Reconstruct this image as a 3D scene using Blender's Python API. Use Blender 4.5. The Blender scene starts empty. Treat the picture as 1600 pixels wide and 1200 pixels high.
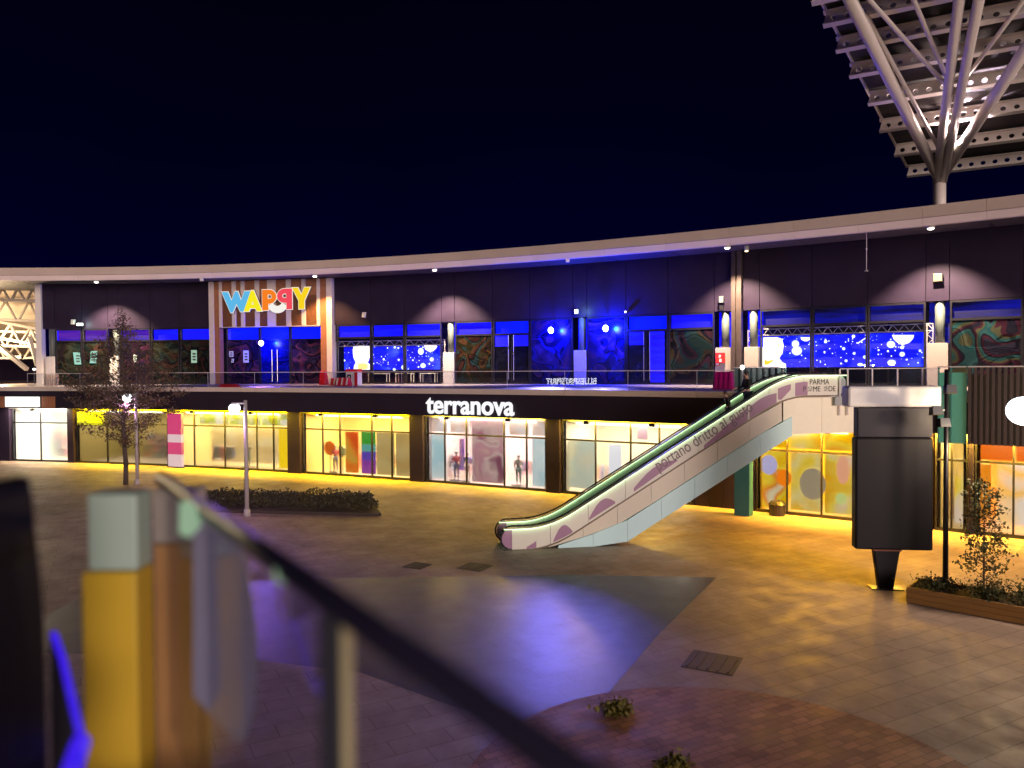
import bpy, bmesh, math, random
import numpy as np
from mathutils import Vector, Matrix, noise

rnd = random.Random(7)
R = math.radians
scene = bpy.context.scene
COL = scene.collection

# ------------------------------------------------------------------ camera
EYE = 7.35                     # eye height above the plaza; the terrace across is at 6.05
PITCH, ROLL, FPX = R(-1.24), R(0.4), 1200.0
fwd = Vector((0, math.cos(PITCH), math.sin(PITCH)))
r0 = Vector((1, 0, 0)); u0 = r0.cross(fwd)
rgt = r0 * math.cos(ROLL) - u0 * math.sin(ROLL)
upv = u0 * math.cos(ROLL) + r0 * math.sin(ROLL)
cam = bpy.data.cameras.new('camera'); camo = bpy.data.objects.new('camera', cam); COL.objects.link(camo)
m = Matrix((rgt, upv, -fwd)).transposed().to_4x4(); m.translation = (0, 0, EYE)
camo.matrix_world = m
cam.sensor_width = 36; cam.lens = 27; cam.clip_start = 0.05; cam.clip_end = 3000
cam.dof.use_dof = True; cam.dof.focus_distance = 50; cam.dof.aperture_fstop = 0.72; cam.dof.aperture_blades = 0
scene.camera = camo

# ------------------------------------------------------------------ sky, low frontal light, exposure
w = bpy.data.worlds.new('World'); scene.world = w; w.use_nodes = True
nt = w.node_tree; nt.nodes.clear()
tc = nt.nodes.new('ShaderNodeTexCoord'); sx = nt.nodes.new('ShaderNodeSeparateXYZ')
cr = nt.nodes.new('ShaderNodeValToRGB'); bg = nt.nodes.new('ShaderNodeBackground'); wo = nt.nodes.new('ShaderNodeOutputWorld')
e = cr.color_ramp.elements
e[0].position = 0.0; e[0].color = (0.0003, 0.0003, 0.019, 1)
e[1].position = 0.5; e[1].color = (0.0003, 0.0003, 0.0032, 1)
k = e.new(0.14); k.color = (0.0003, 0.0003, 0.0135, 1)
k = e.new(0.27); k.color = (0.0003, 0.0003, 0.0075, 1)
ns = nt.nodes.new('ShaderNodeTexNoise'); ns.inputs['Scale'].default_value = 2.2; ns.inputs['Detail'].default_value = 5
ms = nt.nodes.new('ShaderNodeMath'); ms.operation = 'MULTIPLY_ADD'; ms.inputs[1].default_value = .22; ms.inputs[2].default_value = -.11      # thin uneven night haze
ad = nt.nodes.new('ShaderNodeMath'); ad.operation = 'ADD'
nt.links.new(tc.outputs['Generated'], ns.inputs['Vector']); nt.links.new(ns.outputs['Fac'], ms.inputs[0])
nt.links.new(tc.outputs['Generated'], sx.inputs[0]); nt.links.new(sx.outputs['Z'], ad.inputs[0]); nt.links.new(ms.outputs[0], ad.inputs[1]); nt.links.new(ad.outputs[0], cr.inputs[0])
nt.links.new(cr.outputs[0], bg.inputs[0]); nt.links.new(bg.outputs[0], wo.inputs[0]); bg.inputs[1].default_value = 1.0

front_fill = bpy.data.lights.new('front_fill', 'SUN'); suno = bpy.data.objects.new('front_fill', front_fill); COL.objects.link(suno)
front_fill.energy = 2.6; front_fill.angle = R(25); front_fill.color = (1.0, 0.79, 0.70)
suno.rotation_euler = Vector((-0.45, 1.0, -0.11)).to_track_quat('-Z', 'Y').to_euler()  # added low fill from behind, standing in for our side's unseen lamps

scene.view_settings.view_transform = 'Standard'; scene.view_settings.look = 'None'
scene.view_settings.exposure = 0; scene.view_settings.gamma = 1
scene.render.engine = 'CYCLES'
cy = scene.cycles
cy.use_denoising = True
try: cy.denoiser = 'OPENIMAGEDENOISE'
except Exception: pass
cy.max_bounces = 6; cy.diffuse_bounces = 2; cy.glossy_bounces = 3; cy.transmission_bounces = 4; cy.transparent_max_bounces = 16
cy.sample_clamp_indirect = 4; cy.caustics_refractive = False; cy.caustics_reflective = False
cy.use_light_tree = True

# ------------------------------------------------------------------ helpers
def ray(px, py):
    return fwd + rgt * ((px - 800) / FPX) + upv * ((600 - py) / FPX)
def at(px, py, Y=None, z=None):
    d = ray(px, py)
    t = Y / d.y if Y is not None else (z - EYE) / d.z
    return Vector((d.x * t, d.y * t, EYE + d.z * t))

class Curve:                                  # a plan curve Y = a + bX + cX^2 through measured points
    def __init__(s, pts, deg=2):
        s.c = np.polyfit([p[0] for p in pts], [p[1] for p in pts], deg)
    def y(s, x): return float(np.polyval(s.c, x))
    def at(s, px, off=0.0):                   # point on the curve seen at picture column px; off = metres towards the plaza
        k = (px - 800) / FPX; x = k * 45
        for _ in range(60):
            x = 0.5 * x + 0.5 * k * s.y(x)
        n = s.n(x)
        return Vector((x, s.y(x), 0)) + n * off
    def n(s, x):
        d = float(np.polyval(np.polyder(s.c), x)); return Vector((d, -1, 0)).normalized()

def srgb(r, g, b):
    f = lambda v: (v / 12.92 if v <= .04045 else ((v + .055) / 1.055) ** 2.4)
    return (f(r / 255), f(g / 255), f(b / 255))

MATS = {}
def mat(name, col, rough=.6, metal=0, var=.12, scale=3.0, bump=0.0, spec=.5, emit=None, es=0, coat=0):
    if name in MATS: return MATS[name]
    M = bpy.data.materials.new(name); M.use_nodes = True; MATS[name] = M
    N = M.node_tree.nodes; L = M.node_tree.links; b = N['Principled BSDF']
    b.inputs['Roughness'].default_value = rough; b.inputs['Metallic'].default_value = metal
    b.inputs['Specular IOR Level'].default_value = spec; b.inputs['Coat Weight'].default_value = coat
    t = N.new('ShaderNodeTexCoord'); n = N.new('ShaderNodeTexNoise'); n.inputs['Scale'].default_value = scale; n.inputs['Detail'].default_value = 6
    L.new(t.outputs['Object'], n.inputs['Vector'])
    mx = N.new('ShaderNodeMix'); mx.data_type = 'RGBA'
    mx.inputs[6].default_value = tuple(max(0, c * (1 - var)) for c in col) + (1,); mx.inputs[7].default_value = tuple(min(1, c * (1 + var)) for c in col) + (1,)
    L.new(n.outputs['Fac'], mx.inputs[0]); L.new(mx.outputs[2], b.inputs['Base Color'])
    mr = N.new('ShaderNodeMapRange'); mr.inputs[3].default_value = max(0.02, rough - .1); mr.inputs[4].default_value = min(1, rough + .1)
    L.new(n.outputs['Fac'], mr.inputs[0]); L.new(mr.outputs[0], b.inputs['Roughness'])
    if bump:
        bp = N.new('ShaderNodeBump'); bp.inputs['Strength'].default_value = bump; bp.inputs['Distance'].default_value = .02
        n2 = N.new('ShaderNodeTexNoise'); n2.inputs['Scale'].default_value = scale * 8; n2.inputs['Detail'].default_value = 5
        L.new(t.outputs['Object'], n2.inputs['Vector']); L.new(n2.outputs['Fac'], bp.inputs['Height']); L.new(bp.outputs[0], b.inputs['Normal'])
    if emit:
        b.inputs['Emission Color'].default_value = tuple(emit) + (1,); b.inputs['Emission Strength'].default_value = es
    return M

def glow(name, col, s):                        # a lamp face / screen / lightbox
    return mat(name, (.02, .02, .02), .5, emit=col, es=s)

def glass(name, tint=(1, 1, 1), rough=.02, refl=.06):
    if name in MATS: return MATS[name]
    M = bpy.data.materials.new(name); M.use_nodes = True; MATS[name] = M
    N = M.node_tree.nodes; L = M.node_tree.links; N.clear()
    o = N.new('ShaderNodeOutputMaterial'); t = N.new('ShaderNodeBsdfTransparent'); g = N.new('ShaderNodeBsdfGlossy')
    mx = N.new('ShaderNodeMixShader'); fr = N.new('ShaderNodeLayerWeight'); fr.inputs[0].default_value = .25
    ma = N.new('ShaderNodeMath'); ma.operation = 'MULTIPLY_ADD'; ma.inputs[1].default_value = .7; ma.inputs[2].default_value = refl
    t.inputs[0].default_value = tint + (1,); g.inputs['Roughness'].default_value = rough
    L.new(fr.outputs['Facing'], ma.inputs[0])
    pw = N.new('ShaderNodeMath'); pw.operation = 'POWER'; pw.inputs[1].default_value = 3
    L.new(fr.outputs['Facing'], pw.inputs[0]); L.new(pw.outputs[0], ma.inputs[0])
    L.new(ma.outputs[0], mx.inputs[0]); L.new(t.outputs[0], mx.inputs[1]); L.new(g.outputs[0], mx.inputs[2]); L.new(mx.outputs[0], o.inputs[0])
    return M

def film_glass(name, rough=.3, tint=(1, 1, 1)):     # shop glazing with a diffusing film: things behind it go soft
    if name in MATS: return MATS[name]
    M = bpy.data.materials.new(name); M.use_nodes = True; MATS[name] = M
    N = M.node_tree.nodes; L = M.node_tree.links; N.clear()
    o = N.new('ShaderNodeOutputMaterial'); t = N.new('ShaderNodeBsdfRefraction'); g = N.new('ShaderNodeBsdfGlossy'); mx = N.new('ShaderNodeMixShader')
    t.inputs['Roughness'].default_value = rough; t.inputs['IOR'].default_value = 1.12; t.inputs[0].default_value = tint + (1,)
    g.inputs['Roughness'].default_value = .08; mx.inputs[0].default_value = .04
    L.new(t.outputs[0], mx.inputs[1]); L.new(g.outputs[0], mx.inputs[2]); L.new(mx.outputs[0], o.inputs[0])
    return M

WO = {}                                        # world origin of every parent we made
def tag(o, label=None, cat=None, group=None, kind=None):
    if label: o['label'] = label
    if cat: o['category'] = cat
    if group: o['group'] = group
    if kind: o['kind'] = kind
    return o
def thing(name, label, cat, loc=(0, 0, 0), group=None):
    o = bpy.data.objects.new(name, None); o.empty_display_size = .2; COL.objects.link(o); o.location = loc
    WO[o.name] = Vector(loc); tag(o, label, cat, group); return o
def attach(o, parent):
    if parent is not None: o.parent = parent
def dup(o, parent=None):
    c = o.copy(); COL.objects.link(c)
    if parent is not None: c.parent = parent
    for ch in [x for x in o.children]: dup(ch, c)
    return c

class MB:
    def __init__(s): s.v = []; s.f = []
    def poly(s, pts):
        n = len(s.v); s.v += [Vector(p) for p in pts]; s.f.append(list(range(n, n + len(pts))))
    def hexa(s, p):                            # 8 points: bottom 4, top 4
        n = len(s.v); s.v += [Vector(q) for q in p]
        for q in ((3, 2, 1, 0), (4, 5, 6, 7), (0, 1, 5, 4), (1, 2, 6, 5), (2, 3, 7, 6), (3, 0, 4, 7)): s.f.append([n + i for i in q])
    def box(s, x0, x1, y0, y1, z0, z1):
        s.hexa([(x0, y0, z0), (x1, y0, z0), (x1, y1, z0), (x0, y1, z0), (x0, y0, z1), (x1, y0, z1), (x1, y1, z1), (x0, y1, z1)])
    def lbox(s, A, t, n, u0, u1, d0, d1, z0, z1):   # box along t (u), n (d), up
        f = lambda u, d, z: Vector((A.x, A.y, 0)) + t * u + n * d + Vector((0, 0, z))
        s.hexa([f(u0, d1, z0), f(u1, d1, z0), f(u1, d0, z0), f(u0, d0, z0), f(u0, d1, z1), f(u1, d1, z1), f(u1, d0, z1), f(u0, d0, z1)])
    def tube(s, p0, p1, r0, r1=None, n=8, caps=True):
        p0 = Vector(p0); p1 = Vector(p1); r1 = r0 if r1 is None else r1
        d = (p1 - p0).normalized(); a = d.orthogonal().normalized(); b = d.cross(a); k = len(s.v)
        for p, r in ((p0, r0), (p1, r1)):
            for i in range(n):
                t = 2 * math.pi * i / n; s.v.append(p + (a * math.cos(t) + b * math.sin(t)) * r)
        for i in range(n): s.f.append([k + i, k + (i + 1) % n, k + n + (i + 1) % n, k + n + i])
        if caps: s.f.append([k + n - 1 - i for i in range(n)]); s.f.append([k + n + i for i in range(n)])
    def bar(s, p0, p1, w, h=None):             # square bar
        h = h or w; p0 = Vector(p0); p1 = Vector(p1); d = (p1 - p0).normalized()
        a = d.cross(Vector((0, 0, 1)));  a = a.normalized() if a.length > 1e-3 else Vector((1, 0, 0)); b = a.cross(d)
        c = [(-1, -1), (1, -1), (1, 1), (-1, 1)]
        s.hexa([p0 + a * (x * w / 2) + b * (y * h / 2) for x, y in c] + [p1 + a * (x * w / 2) + b * (y * h / 2) for x, y in c])
    def path(s, pts, r, n=8):
        for i in range(len(pts) - 1): s.tube(pts[i], pts[i + 1], r, r, n)
    def ball(s, c, rx, ry=None, rz=None, n=10, m=6):
        ry = ry or rx; rz = rz or rx; k = len(s.v); c = Vector(c)
        for j in range(m + 1):
            ph = math.pi * j / m
            for i in range(n):
                t = 2 * math.pi * i / n; s.v.append(c + Vector((rx * math.sin(ph) * math.cos(t), ry * math.sin(ph) * math.sin(t), rz * math.cos(ph))))
        for j in range(m):
            for i in range(n): s.f.append([k + j * n + i, k + (j + 1) * n + i, k + (j + 1) * n + (i + 1) % n, k + j * n + (i + 1) % n])
    def build(s, name, M, parent=None, smooth=False, bevel=0, kind=None, **kw):
        org = WO.get(parent.name, Vector()) if parent is not None else Vector()
        me = bpy.data.meshes.new(name); me.from_pydata([tuple(v - org) for v in s.v], [], s.f); me.update()
        if smooth:
            for p in me.polygons: p.use_smooth = True
        o = bpy.data.objects.new(name, me); COL.objects.link(o)
        if M: me.materials.append(M)
        if bevel:
            b = o.modifiers.new('bevel', 'BEVEL'); b.width = bevel; b.segments = 2; b.limit_method = 'ANGLE'
        attach(o, parent); WO[o.name] = org
        if kind: o['kind'] = kind
        tag(o, **kw); return o

def flat_curve(name, loops, frame, M, parent=None, depth=.05, offset=0.0, bevel=0.0):
    """loops of (u, v) in metres extruded by depth; frame = (origin, udir, vdir, normal)"""
    cu = bpy.data.curves.new(name, 'CURVE'); cu.dimensions = '2D'; cu.fill_mode = 'BOTH'; cu.extrude = depth / 2; cu.offset = offset
    for li, lp in enumerate(loops):
        ar = sum(p[0] * q[1] - q[0] * p[1] for p, q in zip(lp, lp[1:] + lp[:1]))
        if (ar > 0) != (li == 0): lp = lp[::-1]
        sp = cu.splines.new('POLY'); sp.points.add(len(lp) - 1); sp.use_cyclic_u = True
        for p, (u, v) in zip(sp.points, lp): p.co = (u, v, 0, 1)
    o = bpy.data.objects.new(name, cu); COL.objects.link(o); cu.materials.append(M)
    O, U, V, Nn = frame; mw = Matrix((U, V, Nn)).transposed().to_4x4()
    org = WO.get(parent.name, Vector()) if parent is not None else Vector()
    mw.translation = Vector(O) + Nn * (depth / 2) - org; o.matrix_local = mw; attach(o, parent); WO[o.name] = org
    return o
def text(name, body, frame, M, size, parent=None, depth=.02, xs=1.0, bold=0.0, align='LEFT', shear=0):
    cu = bpy.data.curves.new(name, 'FONT'); cu.body = body; cu.size = size; cu.extrude = depth / 2; cu.offset = bold; cu.align_x = align; cu.shear = shear
    o = bpy.data.objects.new(name, cu); COL.objects.link(o); cu.materials.append(M)
    O, U, V, Nn = frame; mw = Matrix((U * xs, V, Nn)).transposed().to_4x4()
    org = WO.get(parent.name, Vector()) if parent is not None else Vector()
    mw.translation = Vector(O) + Nn * (depth / 2) - org; o.matrix_local = mw; attach(o, parent)
    return o
def arc(cx, cy_, r, a0, a1, n=14, ry=None):
    ry = ry or r
    return [(cx + r * math.cos(R(a0 + (a1 - a0) * i / n)), cy_ + ry * math.sin(R(a0 + (a1 - a0) * i / n))) for i in range(n + 1)]
def circ(cx, cy_, r, n=20, ry=None): return arc(cx, cy_, r, 0, 360 * (n - 1) / n, n - 1, ry)

def lamp(name, kind, loc, energy, color, parent=None, direction=None, size=.1, spot=60, blend=.3, size_y=None):
    l = bpy.data.lights.new(name, kind); l.energy = energy; l.color = color
    if kind == 'SPOT': l.spot_size = R(spot); l.spot_blend = blend; l.shadow_soft_size = size
    elif kind == 'POINT': l.shadow_soft_size = size
    else:
        l.size = size
        if size_y: l.shape = 'RECTANGLE'; l.size_y = size_y
    o = bpy.data.objects.new(name, l); COL.objects.link(o)
    org = WO.get(parent.name, Vector()) if parent is not None else Vector()
    o.location = Vector(loc) - org; attach(o, parent)
    if direction is not None: o.rotation_euler = Vector(direction).to_track_quat('-Z', 'Y').to_euler()
    return o
# ------------------------------------------------------------------ levels (metres above the plaza) and plan curves
FL, GT, TR, PB, SOF = 6.05, 11.05, 9.95, 8.6, 15.05
fac = Curve([at(px, py, z=GT)[:2] for px, py in ((90, 514), (330, 512.5), (530, 507.5), (690, 504.5), (770, 501), (895, 497.5), (1040, 490), (1115, 486), (1200, 482.5), (1350, 477), (1480, 470), (1597, 465))])
slab = Curve([at(px, py, z=FL)[:2] for px, py in ((0, 605), (400, 606), (700, 607.5), (1000, 611), (1120, 612.5))])
def offs(c, d, lo=-45, hi=45):
    return Curve([(x + c.n(x).x * d, c.y(x) + c.n(x).y * d) for x in range(lo, hi + 1, 5)], 2)
shopc = offs(slab, -1.3)
canc = offs(fac, 3.3)
UP = Vector((0, 0, 1))
class Bay:
    def __init__(s, A, B):
        s.A = Vector((A.x, A.y, 0)); d = Vector((B.x - A.x, B.y - A.y, 0)); s.L = d.length; s.t = d.normalized(); s.n = Vector((s.t.y, -s.t.x, 0))
    def p(s, u, d, z): return s.A + s.t * u + s.n * d + UP * z
    def box(s, mb, u0, u1, d0, d1, z0, z1): mb.lbox(s.A, s.t, s.n, u0, u1, d0, d1, z0, z1)
    def frame(s, u, d, z): return (s.p(u, d, z), s.t, UP, s.n)
    def u_of(s, px):                            # where picture column px meets the bay line
        k = (px - 800) / FPX
        return (k * s.A.y - s.A.x) / (s.t.x - k * s.t.y)
def fbay(a, b): return Bay(fac.at(a), fac.at(b))
def sbay(a, b): return Bay(shopc.at(a), shopc.at(b))

# ------------------------------------------------------------------ materials of the setting
def paving(name, col, joint=.75, rough=.33, var=.25, jcol=.55, size=(1.2, .6), rv=(.1, .15)):
    M = bpy.data.materials.new(name); M.use_nodes = True
    N = M.node_tree.nodes; L = M.node_tree.links; b = N['Principled BSDF']
    t = N.new('ShaderNodeTexCoord'); mp = N.new('ShaderNodeMapping'); mp.inputs['Rotation'].default_value[2] = R(-28)
    L.new(t.outputs['Object'], mp.inputs[0])
    br = N.new('ShaderNodeTexBrick'); br.inputs['Scale'].default_value = 1; br.inputs['Brick Width'].default_value = size[0]; br.inputs['Row Height'].default_value = size[1]
    br.inputs['Mortar Size'].default_value = .012; br.inputs['Bias'].default_value = 0
    br.inputs['Color1'].default_value = tuple(c * (1 - var) for c in col) + (1,); br.inputs['Color2'].default_value = tuple(c * (1 + var) for c in col) + (1,)
    br.inputs['Mortar'].default_value = tuple(c * jcol for c in col) + (1,); L.new(mp.outputs[0], br.inputs[0])
    n = N.new('ShaderNodeTexNoise'); n.inputs['Scale'].default_value = .45; n.inputs['Detail'].default_value = 8; n.inputs['Roughness'].default_value = .7; L.new(t.outputs['Object'], n.inputs[0])
    mx = N.new('ShaderNodeMix'); mx.data_type = 'RGBA'; mx.blend_type = 'MULTIPLY'; mx.inputs[0].default_value = 1
    rp = N.new('ShaderNodeValToRGB'); rp.color_ramp.elements[0].position = .3; rp.color_ramp.elements[0].color = (.8, .8, .8, 1); rp.color_ramp.elements[1].position = .72; rp.color_ramp.elements[1].color = (1.2, 1.2, 1.2, 1)
    L.new(n.outputs['Fac'], rp.inputs[0]); L.new(br.outputs['Color'], mx.inputs[6]); L.new(rp.outputs[0], mx.inputs[7])
    vs = N.new('ShaderNodeTexVoronoi'); vs.inputs['Scale'].default_value = 2.2; L.new(t.outputs['Object'], vs.inputs['Vector'])       # trodden-in spots and drips
    vr = N.new('ShaderNodeValToRGB'); vr.color_ramp.elements[0].position = .03; vr.color_ramp.elements[0].color = (.55, .55, .55, 1); vr.color_ramp.elements[1].position = .07; vr.color_ramp.elements[1].color = (1, 1, 1, 1); L.new(vs.outputs['Distance'], vr.inputs[0])
    st = N.new('ShaderNodeTexNoise'); st.inputs['Scale'].default_value = .17; st.inputs['Detail'].default_value = 9; st.inputs['Roughness'].default_value = .75; L.new(t.outputs['Object'], st.inputs['Vector'])
    sr = N.new('ShaderNodeValToRGB'); sr.color_ramp.elements[0].position = .40; sr.color_ramp.elements[0].color = (.68, .66, .66, 1); sr.color_ramp.elements[1].position = .58; sr.color_ramp.elements[1].color = (1.08, 1.08, 1.08, 1); L.new(st.outputs['Fac'], sr.inputs[0])
    ma_ = N.new('ShaderNodeMix'); ma_.data_type = 'RGBA'; ma_.blend_type = 'MULTIPLY'; ma_.inputs[0].default_value = 1; L.new(mx.outputs[2], ma_.inputs[6]); L.new(vr.outputs[0], ma_.inputs[7])
    mb_ = N.new('ShaderNodeMix'); mb_.data_type = 'RGBA'; mb_.blend_type = 'MULTIPLY'; mb_.inputs[0].default_value = 1; L.new(ma_.outputs[2], mb_.inputs[6]); L.new(sr.outputs[0], mb_.inputs[7]); L.new(mb_.outputs[2], b.inputs['Base Color'])
    b.inputs['Specular IOR Level'].default_value = .4
    n2 = N.new('ShaderNodeTexNoise'); n2.inputs['Scale'].default_value = 1.3; n2.inputs['Detail'].default_value = 5; L.new(t.outputs['Object'], n2.inputs[0])
    mr = N.new('ShaderNodeMapRange'); mr.inputs[1].default_value = .3; mr.inputs[2].default_value = .7; mr.inputs[3].default_value = rough - rv[0]; mr.inputs[4].default_value = rough + rv[1]
    L.new(n2.outputs['Fac'], mr.inputs[0]); L.new(mr.outputs[0], b.inputs['Roughness'])
    bp = N.new('ShaderNodeBump'); bp.inputs['Strength'].default_value = .35; bp.inputs['Distance'].default_value = .006
    L.new(br.outputs['Fac'], bp.inputs['Height']); bp.invert = True; L.new(bp.outputs[0], b.inputs['Normal'])
    return M
stone = paving('mauve_stone_paving', (.36, .27, .25), rough=.58, var=.07)
blue_cast_zone = paving('dark_blue_cast_paving', (.042, .030, .088), rough=.38, var=.05, rv=(.03, .04))  # darker zone, the blue light's tint put into its base colour
brickpave = paving('red_brown_paving', (.36, .17, .11), rough=.6, var=.3, size=(.4, .2))
concrete = mat('pale_concrete', (.55, .47, .43), .75, var=.14, scale=1.2, bump=.15)
white_metal = mat('white_painted_metal', (.72, .66, .62), .45, var=.06)
dark_panel = mat('dark_cladding', (.020, .0135, .031), .5, var=.3, scale=.9, bump=.05, spec=.12)
dark_metal = mat('dark_frame_metal', (.012, .011, .016), .35, metal=0, var=.2)
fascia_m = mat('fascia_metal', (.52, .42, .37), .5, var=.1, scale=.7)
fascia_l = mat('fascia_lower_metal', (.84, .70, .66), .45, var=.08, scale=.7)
col_grey = mat('column_grey_paint', (.45, .42, .44), .5, var=.08)
col_light = mat('column_light_paint', (.10, .12, .125), .5, var=.06)
clear = glass('clear_glass'); railglass = glass('rail_glass', (.86, .88, .92), .01, .05)
blue_lit = None
def blue_film(name, lo, hi, streak=6.0):
    M = bpy.data.materials.new(name); M.use_nodes = True
    N = M.node_tree.nodes; L = M.node_tree.links; b = N['Principled BSDF']; b.inputs['Base Color'].default_value = (.005, .005, .03, 1); b.inputs['Roughness'].default_value = .4
    t = N.new('ShaderNodeTexCoord'); mp = N.new('ShaderNodeMapping'); mp.inputs['Scale'].default_value = (.25, .25, streak)
    n = N.new('ShaderNodeTexNoise'); n.inputs['Scale'].default_value = 1; n.inputs['Detail'].default_value = 4
    L.new(t.outputs['Object'], mp.inputs[0]); L.new(mp.outputs[0], n.inputs[0])
    rp = N.new('ShaderNodeValToRGB'); rp.color_ramp.elements[0].position = .35; rp.color_ramp.elements[0].color = lo + (1,); rp.color_ramp.elements[1].position = .65; rp.color_ramp.elements[1].color = hi + (1,)
    L.new(n.outputs['Fac'], rp.inputs[0]); L.new(rp.outputs[0], b.inputs['Emission Color']); b.inputs['Emission Strength'].default_value = 1
    return M
film_blue = blue_film('blue_lit_blind', (.006, .0, .95), (.006, .011, 2.0))
film_flat = blue_film('bright_blue_lit_blind', (.0, .008, 1.6), (.0, .013, 2.4), 1.0)
film_dim = blue_film('dim_blue_room', (.001, .001, .015), (.003, .006, .35), 3.0)
film_purple = blue_film('purple_blue_blind', (.03, .004, .45), (.14, .02, .42))

def mural(name, cols, seed, scale=.9, blue=0.0):
    M = bpy.data.materials.new(name); M.use_nodes = True
    N = M.node_tree.nodes; L = M.node_tree.links; b = N['Principled BSDF']; b.inputs['Roughness'].default_value = .22; b.inputs['Specular IOR Level'].default_value = .4
    t = N.new('ShaderNodeTexCoord'); mp = N.new('ShaderNodeMapping'); mp.inputs['Location'].default_value = (seed * 3.1, seed * 1.7, seed * .9)
    n = N.new('ShaderNodeTexNoise'); n.inputs['Scale'].default_value = scale * .62; n.inputs['Detail'].default_value = 1.2; n.inputs['Distortion'].default_value = .9
    L.new(t.outputs['Object'], mp.inputs[0]); L.new(mp.outputs[0], n.inputs[0])
    rp = N.new('ShaderNodeValToRGB'); rp.color_ramp.interpolation = 'CONSTANT'
    els = rp.color_ramp.elements
    els[0].position = 0; els[0].color = cols[0] + (1,); els[1].position = .78; els[1].color = cols[-1] + (1,)
    cols = [tuple(v * .62 for v in c_) for c_ in cols]; ps = np.linspace(.33, .70, len(cols) * 2)
    for i, p_ in enumerate(ps): q = els.new(float(p_)); q.color = cols[(i * 3 + seed) % len(cols)] + (1,)
    L.new(n.outputs['Fac'], rp.inputs[0])
    mp2 = N.new('ShaderNodeMapping'); mp2.inputs['Location'].default_value = (seed * 1.3, 7 + seed, seed * 2.9); mp2.inputs['Rotation'].default_value = (0, .6, .3); mp2.inputs['Scale'].default_value = (.7, .7, 1.3); L.new(t.outputs['Object'], mp2.inputs[0])
    n2 = N.new('ShaderNodeTexNoise'); n2.inputs['Scale'].default_value = scale * .8; n2.inputs['Detail'].default_value = 1.2; n2.inputs['Distortion'].default_value = .6
    L.new(mp2.outputs[0], n2.inputs[0])
    r2 = N.new('ShaderNodeValToRGB'); EE = r2.color_ramp.elements; EE[0].position = .30; EE[0].color = (.25, .25, .25, 1); EE[1].position = .74; EE[1].color = (.15, .15, .15, 1)
    for p_, c_ in ((.44, .35), (.47, 1.0), (.475, .05), (.50, .05), (.505, .9), (.56, 1.0), (.60, .3)): q = EE.new(p_); q.color = (c_, c_, c_, 1)
    L.new(n2.outputs['Fac'], r2.inputs[0])
    mx = N.new('ShaderNodeMix'); mx.data_type = 'RGBA'; mx.blend_type = 'MULTIPLY'; mx.inputs[0].default_value = .7
    L.new(rp.outputs[0], mx.inputs[6]); L.new(r2.outputs[0], mx.inputs[7])
    n3 = N.new('ShaderNodeTexNoise'); n3.inputs['Scale'].default_value = 5; n3.inputs['Detail'].default_value = 6; L.new(t.outputs['Object'], n3.inputs[0])
    m3 = N.new('ShaderNodeMix'); m3.data_type = 'RGBA'; m3.blend_type = 'MULTIPLY'; m3.inputs[0].default_value = .45
    L.new(mx.outputs[2], m3.inputs[6]); L.new(n3.outputs['Fac'], m3.inputs[7]); L.new(m3.outputs[2], b.inputs['Base Color'])
    return M
dk = [(.02, .015, .02), (.05, .045, .03), (.03, .05, .05), (.10, .05, .04), (.06, .07, .05)]
pur = [(.02, .012, .03), (.10, .03, .11), (.04, .02, .08), (.16, .05, .10), (.03, .03, .08)]
org_ = [(.015, .01, .01), (.07, .035, .018), (.02, .05, .06), (.05, .02, .02), (.03, .028, .015)]
teal_ = [(.015, .015, .03), (.018, .075, .095), (.05, .016, .035), (.03, .09, .11), (.07, .075, .05)]
green_ = [(.012, .012, .02), (.02, .045, .045), (.04, .016, .03), (.05, .035, .025), (.012, .035, .045)]

# ------------------------------------------------------------------ plaza ground
g = MB(); g.poly([(-1500, -200, 0), (1500, -200, 0), (1500, 2500, 0), (-1500, 2500, 0)]); g.build('plaza_ground', stone, kind='structure')
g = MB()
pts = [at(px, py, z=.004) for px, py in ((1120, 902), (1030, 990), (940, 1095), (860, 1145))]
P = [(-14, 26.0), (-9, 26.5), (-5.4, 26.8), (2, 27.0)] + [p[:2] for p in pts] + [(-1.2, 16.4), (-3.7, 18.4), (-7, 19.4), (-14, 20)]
g.poly([(x, y, .004) for x, y in reversed(P)]); g.build('dark_paving', blue_cast_zone, kind='structure')
g = MB(); g.poly([(3.7 + 4.7 * math.cos(a), 12.7 + 4.75 * math.sin(a), .008) for a in np.linspace(0, 2 * math.pi, 48, endpoint=False)]); g.build('red_paving', brickpave, kind='structure')
# drain covers
iron = mat('cast_iron', (.035, .025, .025), .6, var=.3, scale=20)
for nm, lb, px, py, s in (('drain_cover', 'dark square drain cover beside the red paving', 1113, 1035, .62), ('drain_cover', 'small dark drain cover below the foot of the escalator', 742, 886, .5), ('drain_cover', 'smallest drain cover, out on the open paving behind the railing', 652, 884, .4)):
    c = at(px, py, z=0); o = MB(); ca, sa = math.cos(R(-28)), math.sin(R(-28))
    def q(a, b, z): return (c.x + a * ca - b * sa, c.y + a * sa + b * ca, z)
    o.hexa([q(-s, -s, .002), q(s, -s, .002), q(s, s, .002), q(-s, s, .002), q(-s, -s, .014), q(s, -s, .014), q(s, s, .014), q(-s, s, .014)])
    for i in range(5): 
        a = -s * .8 + i * s * .4
        o.hexa([q(a - .03, -s * .85, .0141), q(a + .03, -s * .85, .0141), q(a + .03, s * .85, .0141), q(a - .03, s * .85, .0141), q(a - .03, -s * .85, .03), q(a + .03, -s * .85, .03), q(a + .03, s * .85, .03), q(a - .03, s * .85, .03)])
    tag(o.build(nm, iron), lb, 'drain cover', 'drain covers in the plaza')

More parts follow.
